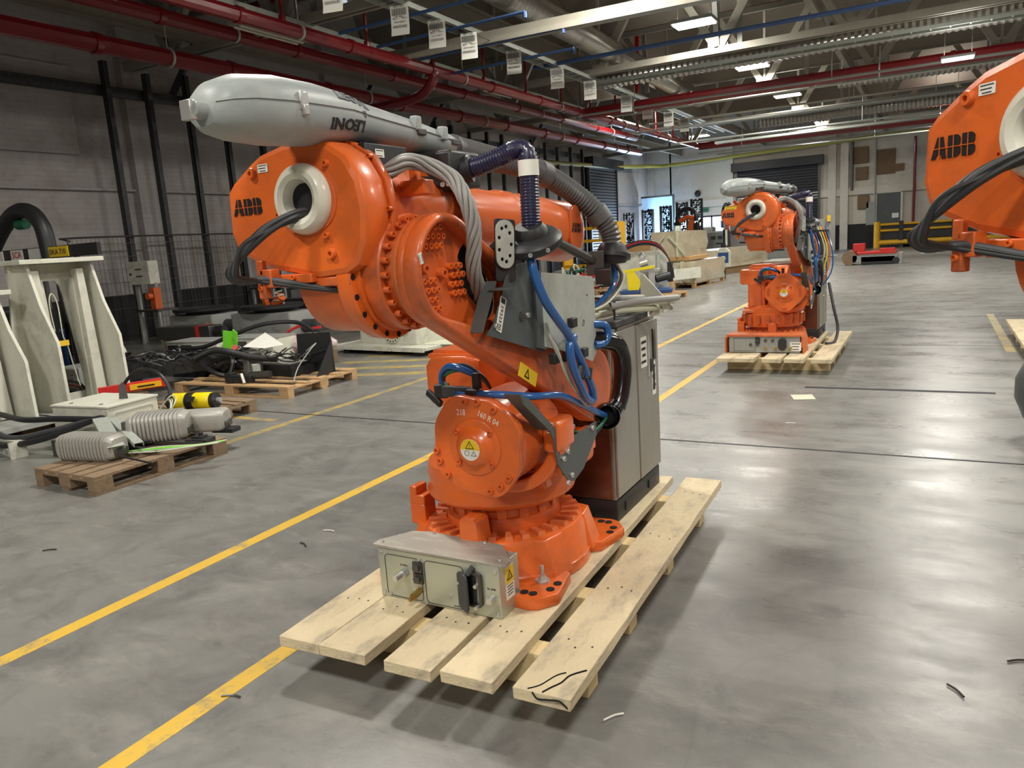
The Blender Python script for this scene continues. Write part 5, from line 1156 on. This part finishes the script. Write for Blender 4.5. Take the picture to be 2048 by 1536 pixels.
solo('grey_cable',MB().tube([(-7.0,7.12,.45),(-6.85,7.15,.55),(-6.8,7.0,.5),(-6.85,6.8,.3),(-6.75,6.6,.16)],.008,7),'pale_grey_paint','pale cable arching down from the bracket plate to the pallet','cable')
heap(9,-8.4,6.9,.16,.6,.5,.2,.03,['black_plastic','rubber_grey'],'thick corrugated cable on the left of the tan pallet','thick cables on the tan pallet')
# wrapped bundle
mat('plastic_wrap',(196,180,176),.18,var=.45,scale=16,bump=.9,bscale=22,coat=.6,dirt=(150,60,50),dirt_amt=.8,dirt_scale=7)
solo('wrapped_bundle',MB().loft([(0,0,.12,.05,.05),(.1,0,.15,.16,.13),(.5,.02,.17,.2,.14),(.9,-.02,.15,.17,.12),(1.05,0,.12,.06,.05)],20,2.4),'plastic_wrap','bundle of red cables wrapped in clear film behind the black plate','bundle',loc=(0,0,0)).matrix_basis=T(-8.75,8.1,.20)@RZ(-1.0)
solo('bundle_stand',MB().box((-8.5,8.45,.1),(1.1,.5,.2),rz=.4),'pallet_brown','low wooden crate under the wrapped red cable bundle','crate')
solo('orange_cable',MB().tube([(-8.7,8.5,.52),(-8.5,8.6,.60),(-8.3,8.55,.56),(-8.1,8.6,.58)],.02,8),'red_bright','orange red cable poking out of the film wrapped bundle','cable')
# ---- turntables
def turntable(lab,x,y,rz,m='pale_grey_paint',z0=.0,disc='black_plastic',W=1.25,D_=.8,H=.42,extras=True):
    t=thing('turntable_unit',lab,'turntable',(x,y,z0),rz)
    part('housing',MB().plate(rrect(W,D_,.06),Matrix.Identity(4),H,.01),m,t)
    part('neck',MB().lathe([(.36,0),(.36,.08)],T(0,0,H),32),'black_plastic',t)
    part('disc',MB().lathe([(.60,0),(.62,.015),(.62,.06),(.60,.075),(.3,.078)],T(0,0,H+.07),48),disc,t)
    for x_,r in ((-.36,.15),(.05,.11),(.4,.11)):
        part('round_cover',MB().lathe([(r,0),(r,.012),(r*.92,.014),(0,.014)],frame((x_,-D_/2,H*.52),(1,0,0),(0,0,1)),28),m,t)
    if extras: part('motor',MB().cyl((W/2,0,.2),(W/2+.34,0,.2),.13,n=20).cyl((W/2+.34,0,.2),(W/2+.36,0,.2),.10,n=20),'rubber_grey',t)
    return t
turntable('grey turntable gearbox with black disc in the centre of the left clutter',-11.6,11.0,.1,H=.50,z0=.1,W=1.5)
turntable('grey turntable gearbox behind the tall post at the left',-13.9,11.2,.1,H=.46,z0=.1)
turntable('rear grey turntable by the black wall foot under the orange housing',-14.4,15.6,.15,H=.62,z0=.15,W=1.7)
for (x,y) in ((-11.6,11.0),(-13.9,11.2),(-14.4,15.6)): solo('timber_skid',MB().box((x,y-.2,.05),(1.3,.12,.098 if y<15 else .148)).box((x,y+.2,.05),(1.3,.12,.098)),'pallet_brown','timber skid under a grey turntable gearbox','skid','timber skids under the turntables')
turntable('white oil stained turntable with wooden top on a flat rack, behind the robot arm',-7.75,10.25,-.12,'cream_paint',.14,'pallet_tan',W=1.35,D_=.9,H=.5,extras=False)
tt=[o for o in C.objects if o.name.startswith('turntable_unit')][-1]
part('bolt_flange',MB().lathe([(.2,0),(.2,.02),(.145,.02),(.145,0)],frame((.12,-.455,.22),(1,0,0),(0,0,1)),28,cap=False),'cream_paint',tt)
part('stained_disc',MB().lathe([(.145,.005),(0,.006)],frame((.12,-.46,.22),(1,0,0),(0,0,1)),24),'pallet_tan',tt)
bolts(tt,'flange_bolt',[(.12+.172*math.cos(a),-.475,.22+.172*math.sin(a)) for a in [i*PI/9 for i in range(18)]],(0,-1,0),.014,.01,'steel_dark')
t=thing('flat_rack','flat pale grey metal rack under the white turntable','rack',(-7.75,10.2,0),-.12)
part('deck',MB().box((0,0,.115),(2.1,1.3,.05)),'cream_paint',t,bev=.004)
for k in range(9): part('edge_slat',MB().box((-.92+.23*k,-.67,.105),(.21,.03,.07)),'cream_paint',t)
for x in (-.8,0,.8): part('runner',MB().box((x,0,.045),(.14,1.2,.09)),'black_plastic',t)
solo('oil_paper',MB().plate([(0,0),(.7,.05),(.62,.5),(.3,.62),(-.05,.5)],T(-7.1,9.75,.142),.004),'cream_cable','crumpled oil stained sheet on the right of the flat rack','sheet')
# more dark machinery behind
def unit(lab,x,y,z,w_,d_,h,m,rz=0,red=False,name='servo_unit'):
    t=thing(name,lab,'machine part',(x,y,0),rz)
    part('body',MB().box((0,0,z+h/2),(w_,d_,h)),m,t,bev=.015); part('end_cap',MB().cyl((w_/2,0,z+h/2),(w_/2+.2,0,z+h/2),h*.42,n=18),'black_plastic',t)
    if red: part('red_band',MB().box((w_*.28,0,z+h/2),(.08,d_+.01,h+.01)),'red_bright',t)
    if z>.03: part('support',MB().box((0,0,z/2),(w_*.8,d_*.8,z)),'pallet_brown',t)
unit('dark drive unit with red band in front of the left turntable',-12.4,9.6,.25,1.3,.35,.24,'steel_dark',.15,True)
unit('dark drive unit with red band right of the centre turntable',-11.2,13.0,.3,1.3,.4,.26,'steel_dark',.1,True)
unit('dark drive unit with red band just left of the white turntable',-10.0,12.5,.3,.9,.4,.3,'steel_dark',.1,True)
unit('black motor lying behind the left turntable',-13.1,13.2,.35,1.2,.4,.34,'black_plastic',.1)
unit('black motor lying behind the centre turntable',-11.6,15.2,.5,1.1,.45,.36,'black_plastic',.2)
unit('dark blue grey motor at the foot of the posts',-13.0,12.4,.3,.7,.35,.3,'rubber_grey',.3)
heap(9,-10.6,12.9,.62,1.0,.3,.1,.018,['green_paint','red_bright','black_plastic'],'cable coil on the dark drive unit','cables on the drive units')
t=thing('beacon_stand','orange motor on a small steel stand by the left posts','stand',(-14.6,10.6,0))
def stand(t,h,w_):
    for sx in (-1,1):
        for sy in (-1,1): part('leg',MB().box((sx*w_,sy*.2,h/2),(.05,.05,h)),'pale_grey_paint',t)
    part('top',MB().box((0,0,h),(w_*2+.08,.5,.04)),'steel_dark',t); part('orange_motor',MB().box((0,0,h+.25),(.16,.16,.45)).cyl((0,-.1,h+.3),(0,-.2,h+.3),.07,n=12),'orange_worn',t)
stand(t,.72,.32)
t=thing('beacon_stand','orange motor on a steel stand further along by the posts','stand',(-15.0,14.2,0)); stand(t,.92,.35)
t=thing('switch_box','white switch box on two legs in front of the mesh fence','box',(-15.0,10.7,0))
part('box',MB().box((0,0,1.52),(.66,.25,.5)),'cream_paint',t,bev=.01)
for sx in (-1,1): part('leg',MB().box((sx*.3,0,.65),(.09,.06,1.3)),'pale_grey_paint',t)
part('label_strip',MB().box((0,-.13,1.6),(.2,.01,.03)).box((0,-.13,1.45),(.2,.01,.03)),'steel_dark',t); part('switch',MB().cyl((-.28,-.12,1.5),(-.28,-.15,1.5),.025,n=10),'black_plastic',t)
# mesh fence panel
t=thing('mesh_fence','round cornered wire mesh fence panel leaning before the left wall','fence',(-15.45,11.7,0))
pts=[(0,-2.3,.4),(0,-2.3,2.1),(0,-2.24,2.25),(0,-2.1,2.32),(0,2.1,2.32),(0,2.24,2.25),(0,2.3,2.1),(0,2.3,.1)]
part('frame_tube',MB().tube(pts,.02,8,3),'steel_dark',t)
for k in range(44): part('mesh_wire',MB().box((0,-2.2+k*.1,1.3),(.006,.006,2.0)),'steel_dark',t)
for k in range(7): part('mesh_wire',MB().box((0,0,.5+k*.28),(.006,4.5,.008)),'steel_dark',t)
part('foot',MB().box((0,-2.3,.2),(.3,.1,.4)),'black_plastic',t); part('foot',MB().box((0,2.3,.05),(.3,.1,.1)),'black_plastic',t)
solo('orange_valve',MB().box((-11.55,10.8,.82),(.08,.1,.3),rx=.3).cyl((-11.4,10.9,.75),(-11.2,10.9,.9),.09,n=14),'orange_worn','orange clutch arm lying on top of the centre turntable disc','valve')
solo('steel_coil',MB().tube([(-11.3+.12*math.cos(a),10.9+.1*math.sin(a),.76+.012*i) for i,a in enumerate([k*.9 for k in range(22)])],.014,6,2),'galvanised_steel','silver wire coil on top of the centre turntable disc','coil')
# ---------------- background right of the robot ----------------
euro('light pallet under the blue base with yellow bracket',T(-6.45,18.9,0)@RZ(math.radians(70)),'pallet_tan',W=1.2,L_=1.7)
euro('light pallet with red hoses left of the yellow bracket',T(-8.3,20.6,0)@RZ(math.radians(80)),'pallet_tan',W=1.0,L_=1.6)
euro('light pallet nearest behind the steel plate of the large robot',T(-8.6,17.6,0)@RZ(math.radians(80)),'pallet_tan',W=1.0,L_=1.6)
euro('light pallet further left in the row behind the robot wrist',T(-9.6,22.2,0)@RZ(math.radians(80)),'pallet_tan',W=1.0,L_=1.6)
t=thing('spot_gun_rig','blue based welding gun rig with yellow bracket and pale backing plate','rig',(-6.45,18.9,.146),math.radians(15))
part('base_plate',MB().box((0,0,.05),(1.3,.8,.08)),'blue_paint',t,bev=.005)
part('backing_plate',MB().plate([(-.75,0),(.05,0),(.55,.0),(.55,.75),(.40,1.0),(-.6,1.0),(-.75,.9)],XZ(.38)@T(0,.05,0),.04,.003),'cream_paint',t)
part('yellow_bracket',MB().box((-.2,-.3,.62),(.85,.1,.07),ry=-.12).plate([(-.45,.1),(-.18,.1),(-.12,.3),(-.28,.58),(-.48,.58)],XZ(-.28),.06,.004),'yellow_flat',t)
part('gun_body',MB().cyl((-.15,-.05,.75),(.05,-.05,.80),.10,n=16).cyl((-.15,.05,.9),(-.05,.05,1.0),.07,n=14).box((.15,-.15,.45),(.16,.14,.5)).box((.1,-.2,.58),(.5,.08,.07)),'steel_bright',t,bev=.004)
part('motor',MB().cyl((.25,-.2,.35),(.6,-.1,.42),.10,n=16).box((.6,.1,.5),(.14,.14,.5)),'black_plastic',t)
part('cylinder',MB().cyl((-.02,-.1,.2),(-.02,-.1,.5),.06,n=14).cyl((.3,0,.62),(.3,0,.95),.06,n=14),'galvanised_steel',t)
for k in range(4):
    part('hose',MB().tube([(-.85+.03*k,-.1,.1),(-.9,-.05,.55),(-.7,0,1.0+.03*k),(-.2,.02,1.22+.035*k),(.3,0,1.15+.03*k),(.62,-.05,.75),(.7,-.1,.35)],.018,7,6),['black_plastic','navy_hose','red_bright','black_plastic'][k],t)
def heap2(n,cx,cy,cz,sx,sy,sz,r,mats,lab,grp):
    q=random.Random(int(cx*-100))
    for k in range(n):
        x=cx+(q.random()-.5)*sx; y=cy+(q.random()-.5)*sy; a=q.random()*6.28; R_=.18+q.random()*.2
        pts=[(x+R_*math.cos(a+j),y+R_*math.sin(a+j),cz+r+q.random()*sz) for j in range(6)]
        solo('hose_piece',MB().tube(pts,r,6,4),mats[k%len(mats)],HUE[mats[k%len(mats)]]+' '+lab,'hose',grp)
heap2(12,-8.3,20.6,.15,1.3,.8,.4,.03,['red_bright','red_bright','black_plastic','pale_grey_paint'],'hose heaped on the pallet left of the yellow bracket','hoses left of the yellow bracket')
heap2(12,-8.6,17.6,.15,1.3,.8,.35,.03,['cream_paint','pale_grey_paint','green_paint','steel_dark'],'hose heaped on the pallet just behind the robot plate','hoses behind the robot plate')
heap2(12,-9.6,22.2,.15,1.3,.8,.6,.03,['green_paint','black_plastic','red_bright','cream_paint'],'hose heaped on the further pallet behind the wrist','hoses behind the robot wrist')
# machine blocks between
def block(lab,x,y,w_,d_,h,m,name='machine_block',z=0,rz=0,cat='machine part',vents=0,lid=True):
    t=thing(name,lab,cat,(x,y,z),rz); part('body',MB().box((0,0,h/2),(w_,d_,h)),m,t,bev=.02)
    if lid: part('lid',MB().box((0,0,h+.02),(w_*.9,d_*.9,.04)),'pale_grey_paint',t)
    for k in range(vents): part('vent',MB().box((-w_*.25+k*w_*.3,-d_/2-.01,h*.8),(w_*.2,.02,h*.12)),'steel_dark',t)
    return t
block('grey slab machine part low behind the hose boot',-10.6,24.0,1.6,.9,.55,'pale_grey_paint')
block('white slab machine part left of the yellow bracket',-9.6,26.5,1.8,1.0,.5,'cream_paint')
block('cream long box behind the blue based rig',-8.7,24.4,2.2,.8,.6,'cream_paint')
block('grey robot arm casting lying in the middle distance',-9.6,31.8,1.4,1.0,.8,'pale_grey_paint')
block('dark machine mass under the hanging tool racks',-13.2,36.5,2.6,1.2,1.0,'steel_dark')
block('brown wooden crate in front of the daylight opening',-11.0,33.0,2.0,1.0,1.2,'cardboard','wooden_crate',cat='crate',lid=False)
block('yellow box beam left of the brown crate',-11.6,31.0,1.5,.5,.35,'yellow_flat',z=.55,lid=False)
solo('beam_stand',MB().box((-11.6,31.0,.27),(1.2,.45,.545)),'steel_dark','dark stand under the yellow box beam','stand')
for k,(x,y) in enumerate(((-9.7,40.5),(-8.3,39.5),(-6.9,41),(-11.3,43))):
    t=block(['grey controller cabinet left of the second robot housing','tall pale controller cabinet directly behind the small far robot','grey controller cabinet hidden behind the second robot','grey controller cabinet by the daylight opening'][k],x,y,1.2,.9,1.75 if k%2 else 1.5,'pale_grey_paint','far_cabinet',cat='cabinet',vents=2)
    for j in range(3): part('slot',MB().box((.1,-.46,.4+.25*j),(.5,.02,.07)),'black_plastic',t)
# hanging tool racks
q=random.Random(9)
for i,(x,y,lab) in enumerate(((-14.0,38.5,'leftmost'),(-13.1,38.8,'second'),(-12.2,39.0,'third'),(-11.4,39.2,'fourth'),(-10.7,39.4,'rightmost'))):
    t=thing('tool_rack',lab+' tall black rack of hanging chains in front of the daylight','rack',(x,y,0),0)
    H=2.75+.12*i
    part('upright',MB().box((-.22,0,H/2),(.06,.3,H)),'black_plastic',t); part('upright',MB().box((.30,0,H/2),(.05,.3,H)),'black_plastic',t)
    part('top_bar',MB().box((.04,0,H-.1),(.56,.06,.05)).box((.04,0,H*.45),(.56,.06,.05)),'black_plastic',t); part('foot',MB().box((.04,0,.05),(.7,.9,.1)),'black_plastic',t)
    for c in range(3):
        b=MB()
        for k in range(24): b.box((-.08+.13*c+(q.random()-.5)*.07,(q.random()-.5)*.1,.35+k*(H-.3)/24+(q.random()-.5)*.05),(.03+.10*q.random(),.08,.06+.08*q.random()),ry=q.random()*1.2)
        part('hanging_chain',b,'black_plastic',t,stuff=True)
# film wrapped crates
mat('film_wrap',(196,186,160),.22,var=.3,scale=5,bump=.9,bscale=6,coat=.7,dirt=(150,124,84),dirt_amt=.6,dirt_scale=2)
def wrapped(lab,x,y,z,w_,d_,h,rz,m='film_wrap'):
    t=thing('wrapped_crate',lab,'crate',(x,y,z),rz); r=random.Random(int(x*10)); 
    b=MB(); n=6; vs=[];fs=[]
    ring=[(-1,-1),(0,-1.03),(1,-1),(1.03,0),(1,1),(0,1.03),(-1,1),(-1.03,0)]
    for j in range(5):
        for (a,c) in ring: vs.append((a*w_/2*(1-.03*j/4)+(r.random()-.5)*.07,c*d_/2+(r.random()-.5)*.07,h*j/4+(r.random()-.5)*.06*(j>0)))
    for j in range(4):
        for k in range(8): fs.append((j*8+k,j*8+(k+1)%8,(j+1)*8+(k+1)%8,(j+1)*8+k))
    fs.append(tuple(32+k for k in range(8))); b.add(vs,fs); part('film',b,m,t,ang=25)
    part('strap',MB().box((w_*.2,0,h/2),(.04,d_*1.06,h*1.02)),'cream_cable',t)
    part('film_fold',MB().beam((-w_/2,-d_/2*1.06,.1*h),(-w_*.1,-d_/2*1.08,.9*h),.01,.05).beam((0,-d_/2*1.08,.85*h),(w_*.4,-d_/2*1.06,.1*h),.01,.05),'cream_cable',t)
    return t
wrapped('lower film wrapped machine crate left of the second robot',-6.55,23.3,.15,1.3,2.6,.62,-.1)
wrapped('upper film wrapped carton stacked on the long wrapped crate',-6.75,22.9,.92,1.2,1.5,.72,-.1)
block('cardboard carton showing under the upper wrapped carton',-6.7,22.9,1.15,1.5,.13,'cardboard','carton',z=.79,rz=-.1,cat='carton',lid=False)
euro('light pallet under the film wrapped crates',T(-6.55,23.3,0)@RZ(-.1),'pallet_tan',W=1.3,L_=2.6)
wrapped('long low wrapped crate behind the first wrapped crates',-6.9,29.5,.25,1.3,4.5,.65,-.25)
wrapped('low wrapped crate next to the control pendant',-8.75,27.6,.2,1.4,1.6,.6,0)
solo('crate_skid',MB().box((-6.9,29.5,.125),(1.1,4.2,.25),rz=-.25),'pallet_tan','timber skid under the long low wrapped crate','skid')
solo('crate_skid',MB().box((-8.75,27.6,.1),(1.2,1.4,.2)),'pallet_tan','timber skid under the wrapped crate by the pendant','skid')
t=thing('control_pendant','pale control pendant with dark blue screen by the wrapped crates','pendant',(-6.05,25.6,0))
part('post',MB().box((0,.05,.3),(.08,.08,.6)),'steel_dark',t); part('case',MB().plate([(-.24,.40),(.24,.40),(.22,.9),(.10,1.02),(-.10,1.02),(-.22,.9)],XZ(0),.1,.01),'cream_paint',t)
part('screen',MB().box((0,-.105,.70),(.34,.012,.34)),'blue_paint',t); part('dial',MB().lathe([(.08,0),(.08,.01),(.06,.01),(.06,0)],frame((0,-.115,.68),(1,0,0),(0,0,1)),18,cap=False),'label_white',t); part('top_lamp',MB().box((0,-.05,1.1),(.16,.08,.14)),'black_plastic',t); part('aerial',MB().box((.1,-.05,1.35),(.06,.03,.5)),'cream_paint',t)
solo('long_box_beam',MB().beam((-7.2,19.6,.45),(-5.9,22.0,.45),.10,.30),'cream_paint','pale flat steel section leaning between rig and wrapped crate','beam')
solo('beam_block',MB().box((-6.5,20.9,.15),(.3,.3,.298)),'pallet_tan','wooden block under the pale steel section','block')
t=thing('blue_drum','open topped steel drum with brown contents in front of the daylight','drum',(-10.1,34.0,0)); part('shell',MB().lathe([(.4,0),(.4,.3),(.42,.32),(.4,.34),(.4,.9),(.43,.92)],Matrix.Identity(4),24),'galvanised_steel',t); part('funnel',MB().lathe([(.35,.9),(.3,1.5),(.12,1.9)],Matrix.Identity(4),20,cap=False),'galvanised_steel',t)
# small far robots
def small_robot(lab,x,y,rz,s=1):
    t=thing('far_robot',lab,'robot',M=T(x,y,1.5)@RZ(rz)@Matrix.Scale(s,4))
    part('base',MB().lathe([(.28,-1.5/s),(.26,-1.3),(.2,-.6),(.18,.1)],Matrix.Identity(4),20),'steel_dark',t)
    part('lower_arm',MB().plate(hull2((0,.1),.2,(-.1,.9),.14,10),XZ(.1),.2,.02),'orange_worn',t)
    part('upper_arm',MB().tube([(-.25,0,.85),(.2,0,.95),(.7,0,.75)],.14,12,4),'orange_worn',t)
    part('dress_hose',MB().tube([(-.4,0,.7),(-.3,0,1.2),(.2,0,1.45),(.75,0,1.2),(.9,0,.7)],.12,10,5),'black_plastic',t)
    part('gripper',MB().box((.85,0,.6),(.3,.3,.3),ry=.5).box((-.4,0,.4),(.25,.25,.4)),'black_plastic',t)
small_robot('small dark and orange robot standing before the daylight opening',-10.6,38.0,2.9,.85)
small_robot('small dark and orange robot just left of the second robot housing',-8.9,38.2,-1.0,.9)
# yellow rack behind wrist
t=thing('yellow_rack','yellow steel shelf rack behind the robot wrist','rack',(-12.3,29.5,0))
for z in (.5,1.0,1.5,2.0): part('shelf_beam',MB().box((0,-.4,z),(2.4,.06,.12)),'yellow_paint',t)
for x in (-1.2,1.2): part('upright',MB().box((x,0,1.1),(.08,.9,2.2)),'yellow_paint',t)
part('white_box',MB().box((.7,0,1.85),(.7,.5,.6)),'cream_paint',t)
unit('dark gear unit on the floor right of the yellow rack',-10.9,27.0,.2,1.0,.5,.4,'black_plastic',.4)
unit('grey servo unit behind the robot wrist near the pallets',-11.5,20.5,.3,1.1,.6,.4,'pale_grey_paint',.2)
unit('grey servo unit with red band behind the galvanised plate',-10.6,18.6,.3,1.2,.5,.4,'pale_grey_paint',.3,True)
# sweeper
t=thing('floor_sweeper','red ride on floor sweeper attachment parked before the far wall','sweeper',(-1.95,31.3,0))
part('deck',MB().box((.15,0,.42),(1.3,.9,.10)),'red_bright',t,bev=.02); part('frame',MB().box((.1,-.35,.22),(1.5,.1,.25)).box((.95,-.2,.2),(.12,.6,.4)),'pale_grey_paint',t,bev=.01)
part('roller',MB().cyl((-.75,-.4,.26),(-.75,.4,.26),.26,n=22),'pallet_brown',t); part('brush_box',MB().box((.2,-.1,.15),(1.1,.6,.26)),'black_plastic',t); part('engine',MB().box((-.45,0,.62),(.4,.4,.3)),'red_bright',t,bev=.02); part('hood',MB().box((.5,-.1,.52),(.5,.3,.1)),'red_bright',t,bev=.02); part('wheel',MB().cyl((.8,-.5,.12),(.8,-.42,.12),.12,n=16),'black_plastic',t)
# yellow barriers
t=thing('safety_barrier','yellow tubular safety barrier in front of the far white wall','barrier',(-2.75,47.4,0))
part('end_post',MB().cyl((0,0,0),(0,0,1.45),.17,n=20),'yellow_paint',t)
for x in (1.2,3.7,6.2): part('post',MB().box((x,0,.72),(.22,.22,1.44)),'black_plastic',t)
for z,r in ((.30,.14),(.95,.07),(1.28,.07)): part('rail',MB().cyl((0,0,z),(7.4,0,z),r,n=14),'yellow_paint',t)
part('kick_board',MB().box((3.8,.1,.68),(7.2,.03,.42)),'black_plastic',t); part('kick_board',MB().box((3.8,.1,1.12),(7.2,.03,.22)),'black_plastic',t)
solo('steel_pole',MB().cyl((1.05,46.9,.0),(1.05,46.9,3.2),.06,n=12).cyl((1.05,46.9,0),(1.05,46.9,.25),.2,n=16),'pale_grey_paint','pale steel pole with base standing in front of the yellow barrier','pole')
solo('floor_paper',MB().box((-.1,38.5,.006),(.7,.25,.01)),'label_white','white scrap of paper on the floor before the barrier','paper')
# electric clutter behind second robot
t=thing('valve_stack','stack of valves and coloured hoses on the controller behind the second robot','valve stack',(-1.35,10.9,1.19))
part('plate',MB().box((0,0,.25),(.35,.05,.5)).box((0,0,.01),(.5,.4,.02)),'pale_grey_paint',t); part('valve',MB().box((.05,-.08,.3),(.2,.1,.12)).box((-.08,-.08,.45),(.14,.1,.1)),'black_plastic',t,bev=.004); part('green_light',MB().box((.15,-.06,.5),(.04,.04,.08)),'label_yellow',t)
for k in range(8): part('thin_hose',MB().tube([(-.1+.03*k,-.1,.4),(.0+.03*k,-.2,.1),(.05*k-.15,-.25,-.2),(.12-.02*k,-.2,-.5)],.009,6,5),['label_yellow','orange_dusty','blue_hose','black_plastic','cream_cable'][k%5],t)
solo('floor_cable',MB().tube([(-1.12,10.2,.9),(-1.05,10.1,.6),(-1.0,10.1,.35),(-1.02,9.95,.20),(-1.1,9.8,.195)],.018,8),'rubber_grey','grey cable hanging down from the second robot to its pallet','cable')
# right edge
long_pallet('pine pallet cut by the right edge of the picture behind the third robot',T(2.15,9.95,0))
t=thing('grey_pod','dark grey bulbous plastic housing standing at the right edge','housing',(.875,6.35,0))
part('shell',MB().lathe([(.05,.0),(.16,.02),(.18,.06),(.27,.18),(.33,.33),(.33,.46),(.28,.58),(.19,.66),(.17,.69),(.17,.72)],Matrix.Identity(4),36),'dark_grey_paint',t); part('foot_ring',MB().lathe([(.2,.0),(.2,.03),(.16,.05)],Matrix.Identity(4),28),'black_plastic',t); part('collar',MB().lathe([(.18,.70),(.19,.71),(.19,.74),(.17,.75)],Matrix.Identity(4),28),'pale_grey_paint',t)
# debris on the floor
for k,(x,y,a,m,lab) in enumerate(((-4.62,2.38,.6,'steel_dark','curved grey scrap of wire on the floor at lower left'),(-3.15,3.22,.1,'label_white','small white chip on the floor left of the pallet'),(-3.15,3.0,-.4,'steel_dark','short dark screw on the floor left of the pallet'),(.12,2.81,-.9,'ink_black','dark metal sliver on the floor at lower right'),(-2.31,1.74,.3,'steel_dark','small ring on the floor at the bottom edge'),(-1.0,6.5,.2,'label_white','pale scrap on the floor between the two robots'),(-.92,2.2,.9,'label_white','tiny bright screw on the floor below the front right plank'),(.33,3.1,.4,'steel_dark','dark splinter on the floor at the right'))):
    solo('floor_scrap',MB().tube([(x-.04*math.cos(a),y-.04*math.sin(a),.006),(x,y+.01,.006),(x+.04*math.cos(a),y+.04*math.sin(a),.006)],.004,6,4),m,lab,'scrap')
solo('floor_note',MB().box((-1.05,7.56,.004),(.20,.22,.004),rz=.3),'cream_cable','square pale paper stuck to the floor between the two robots','paper')
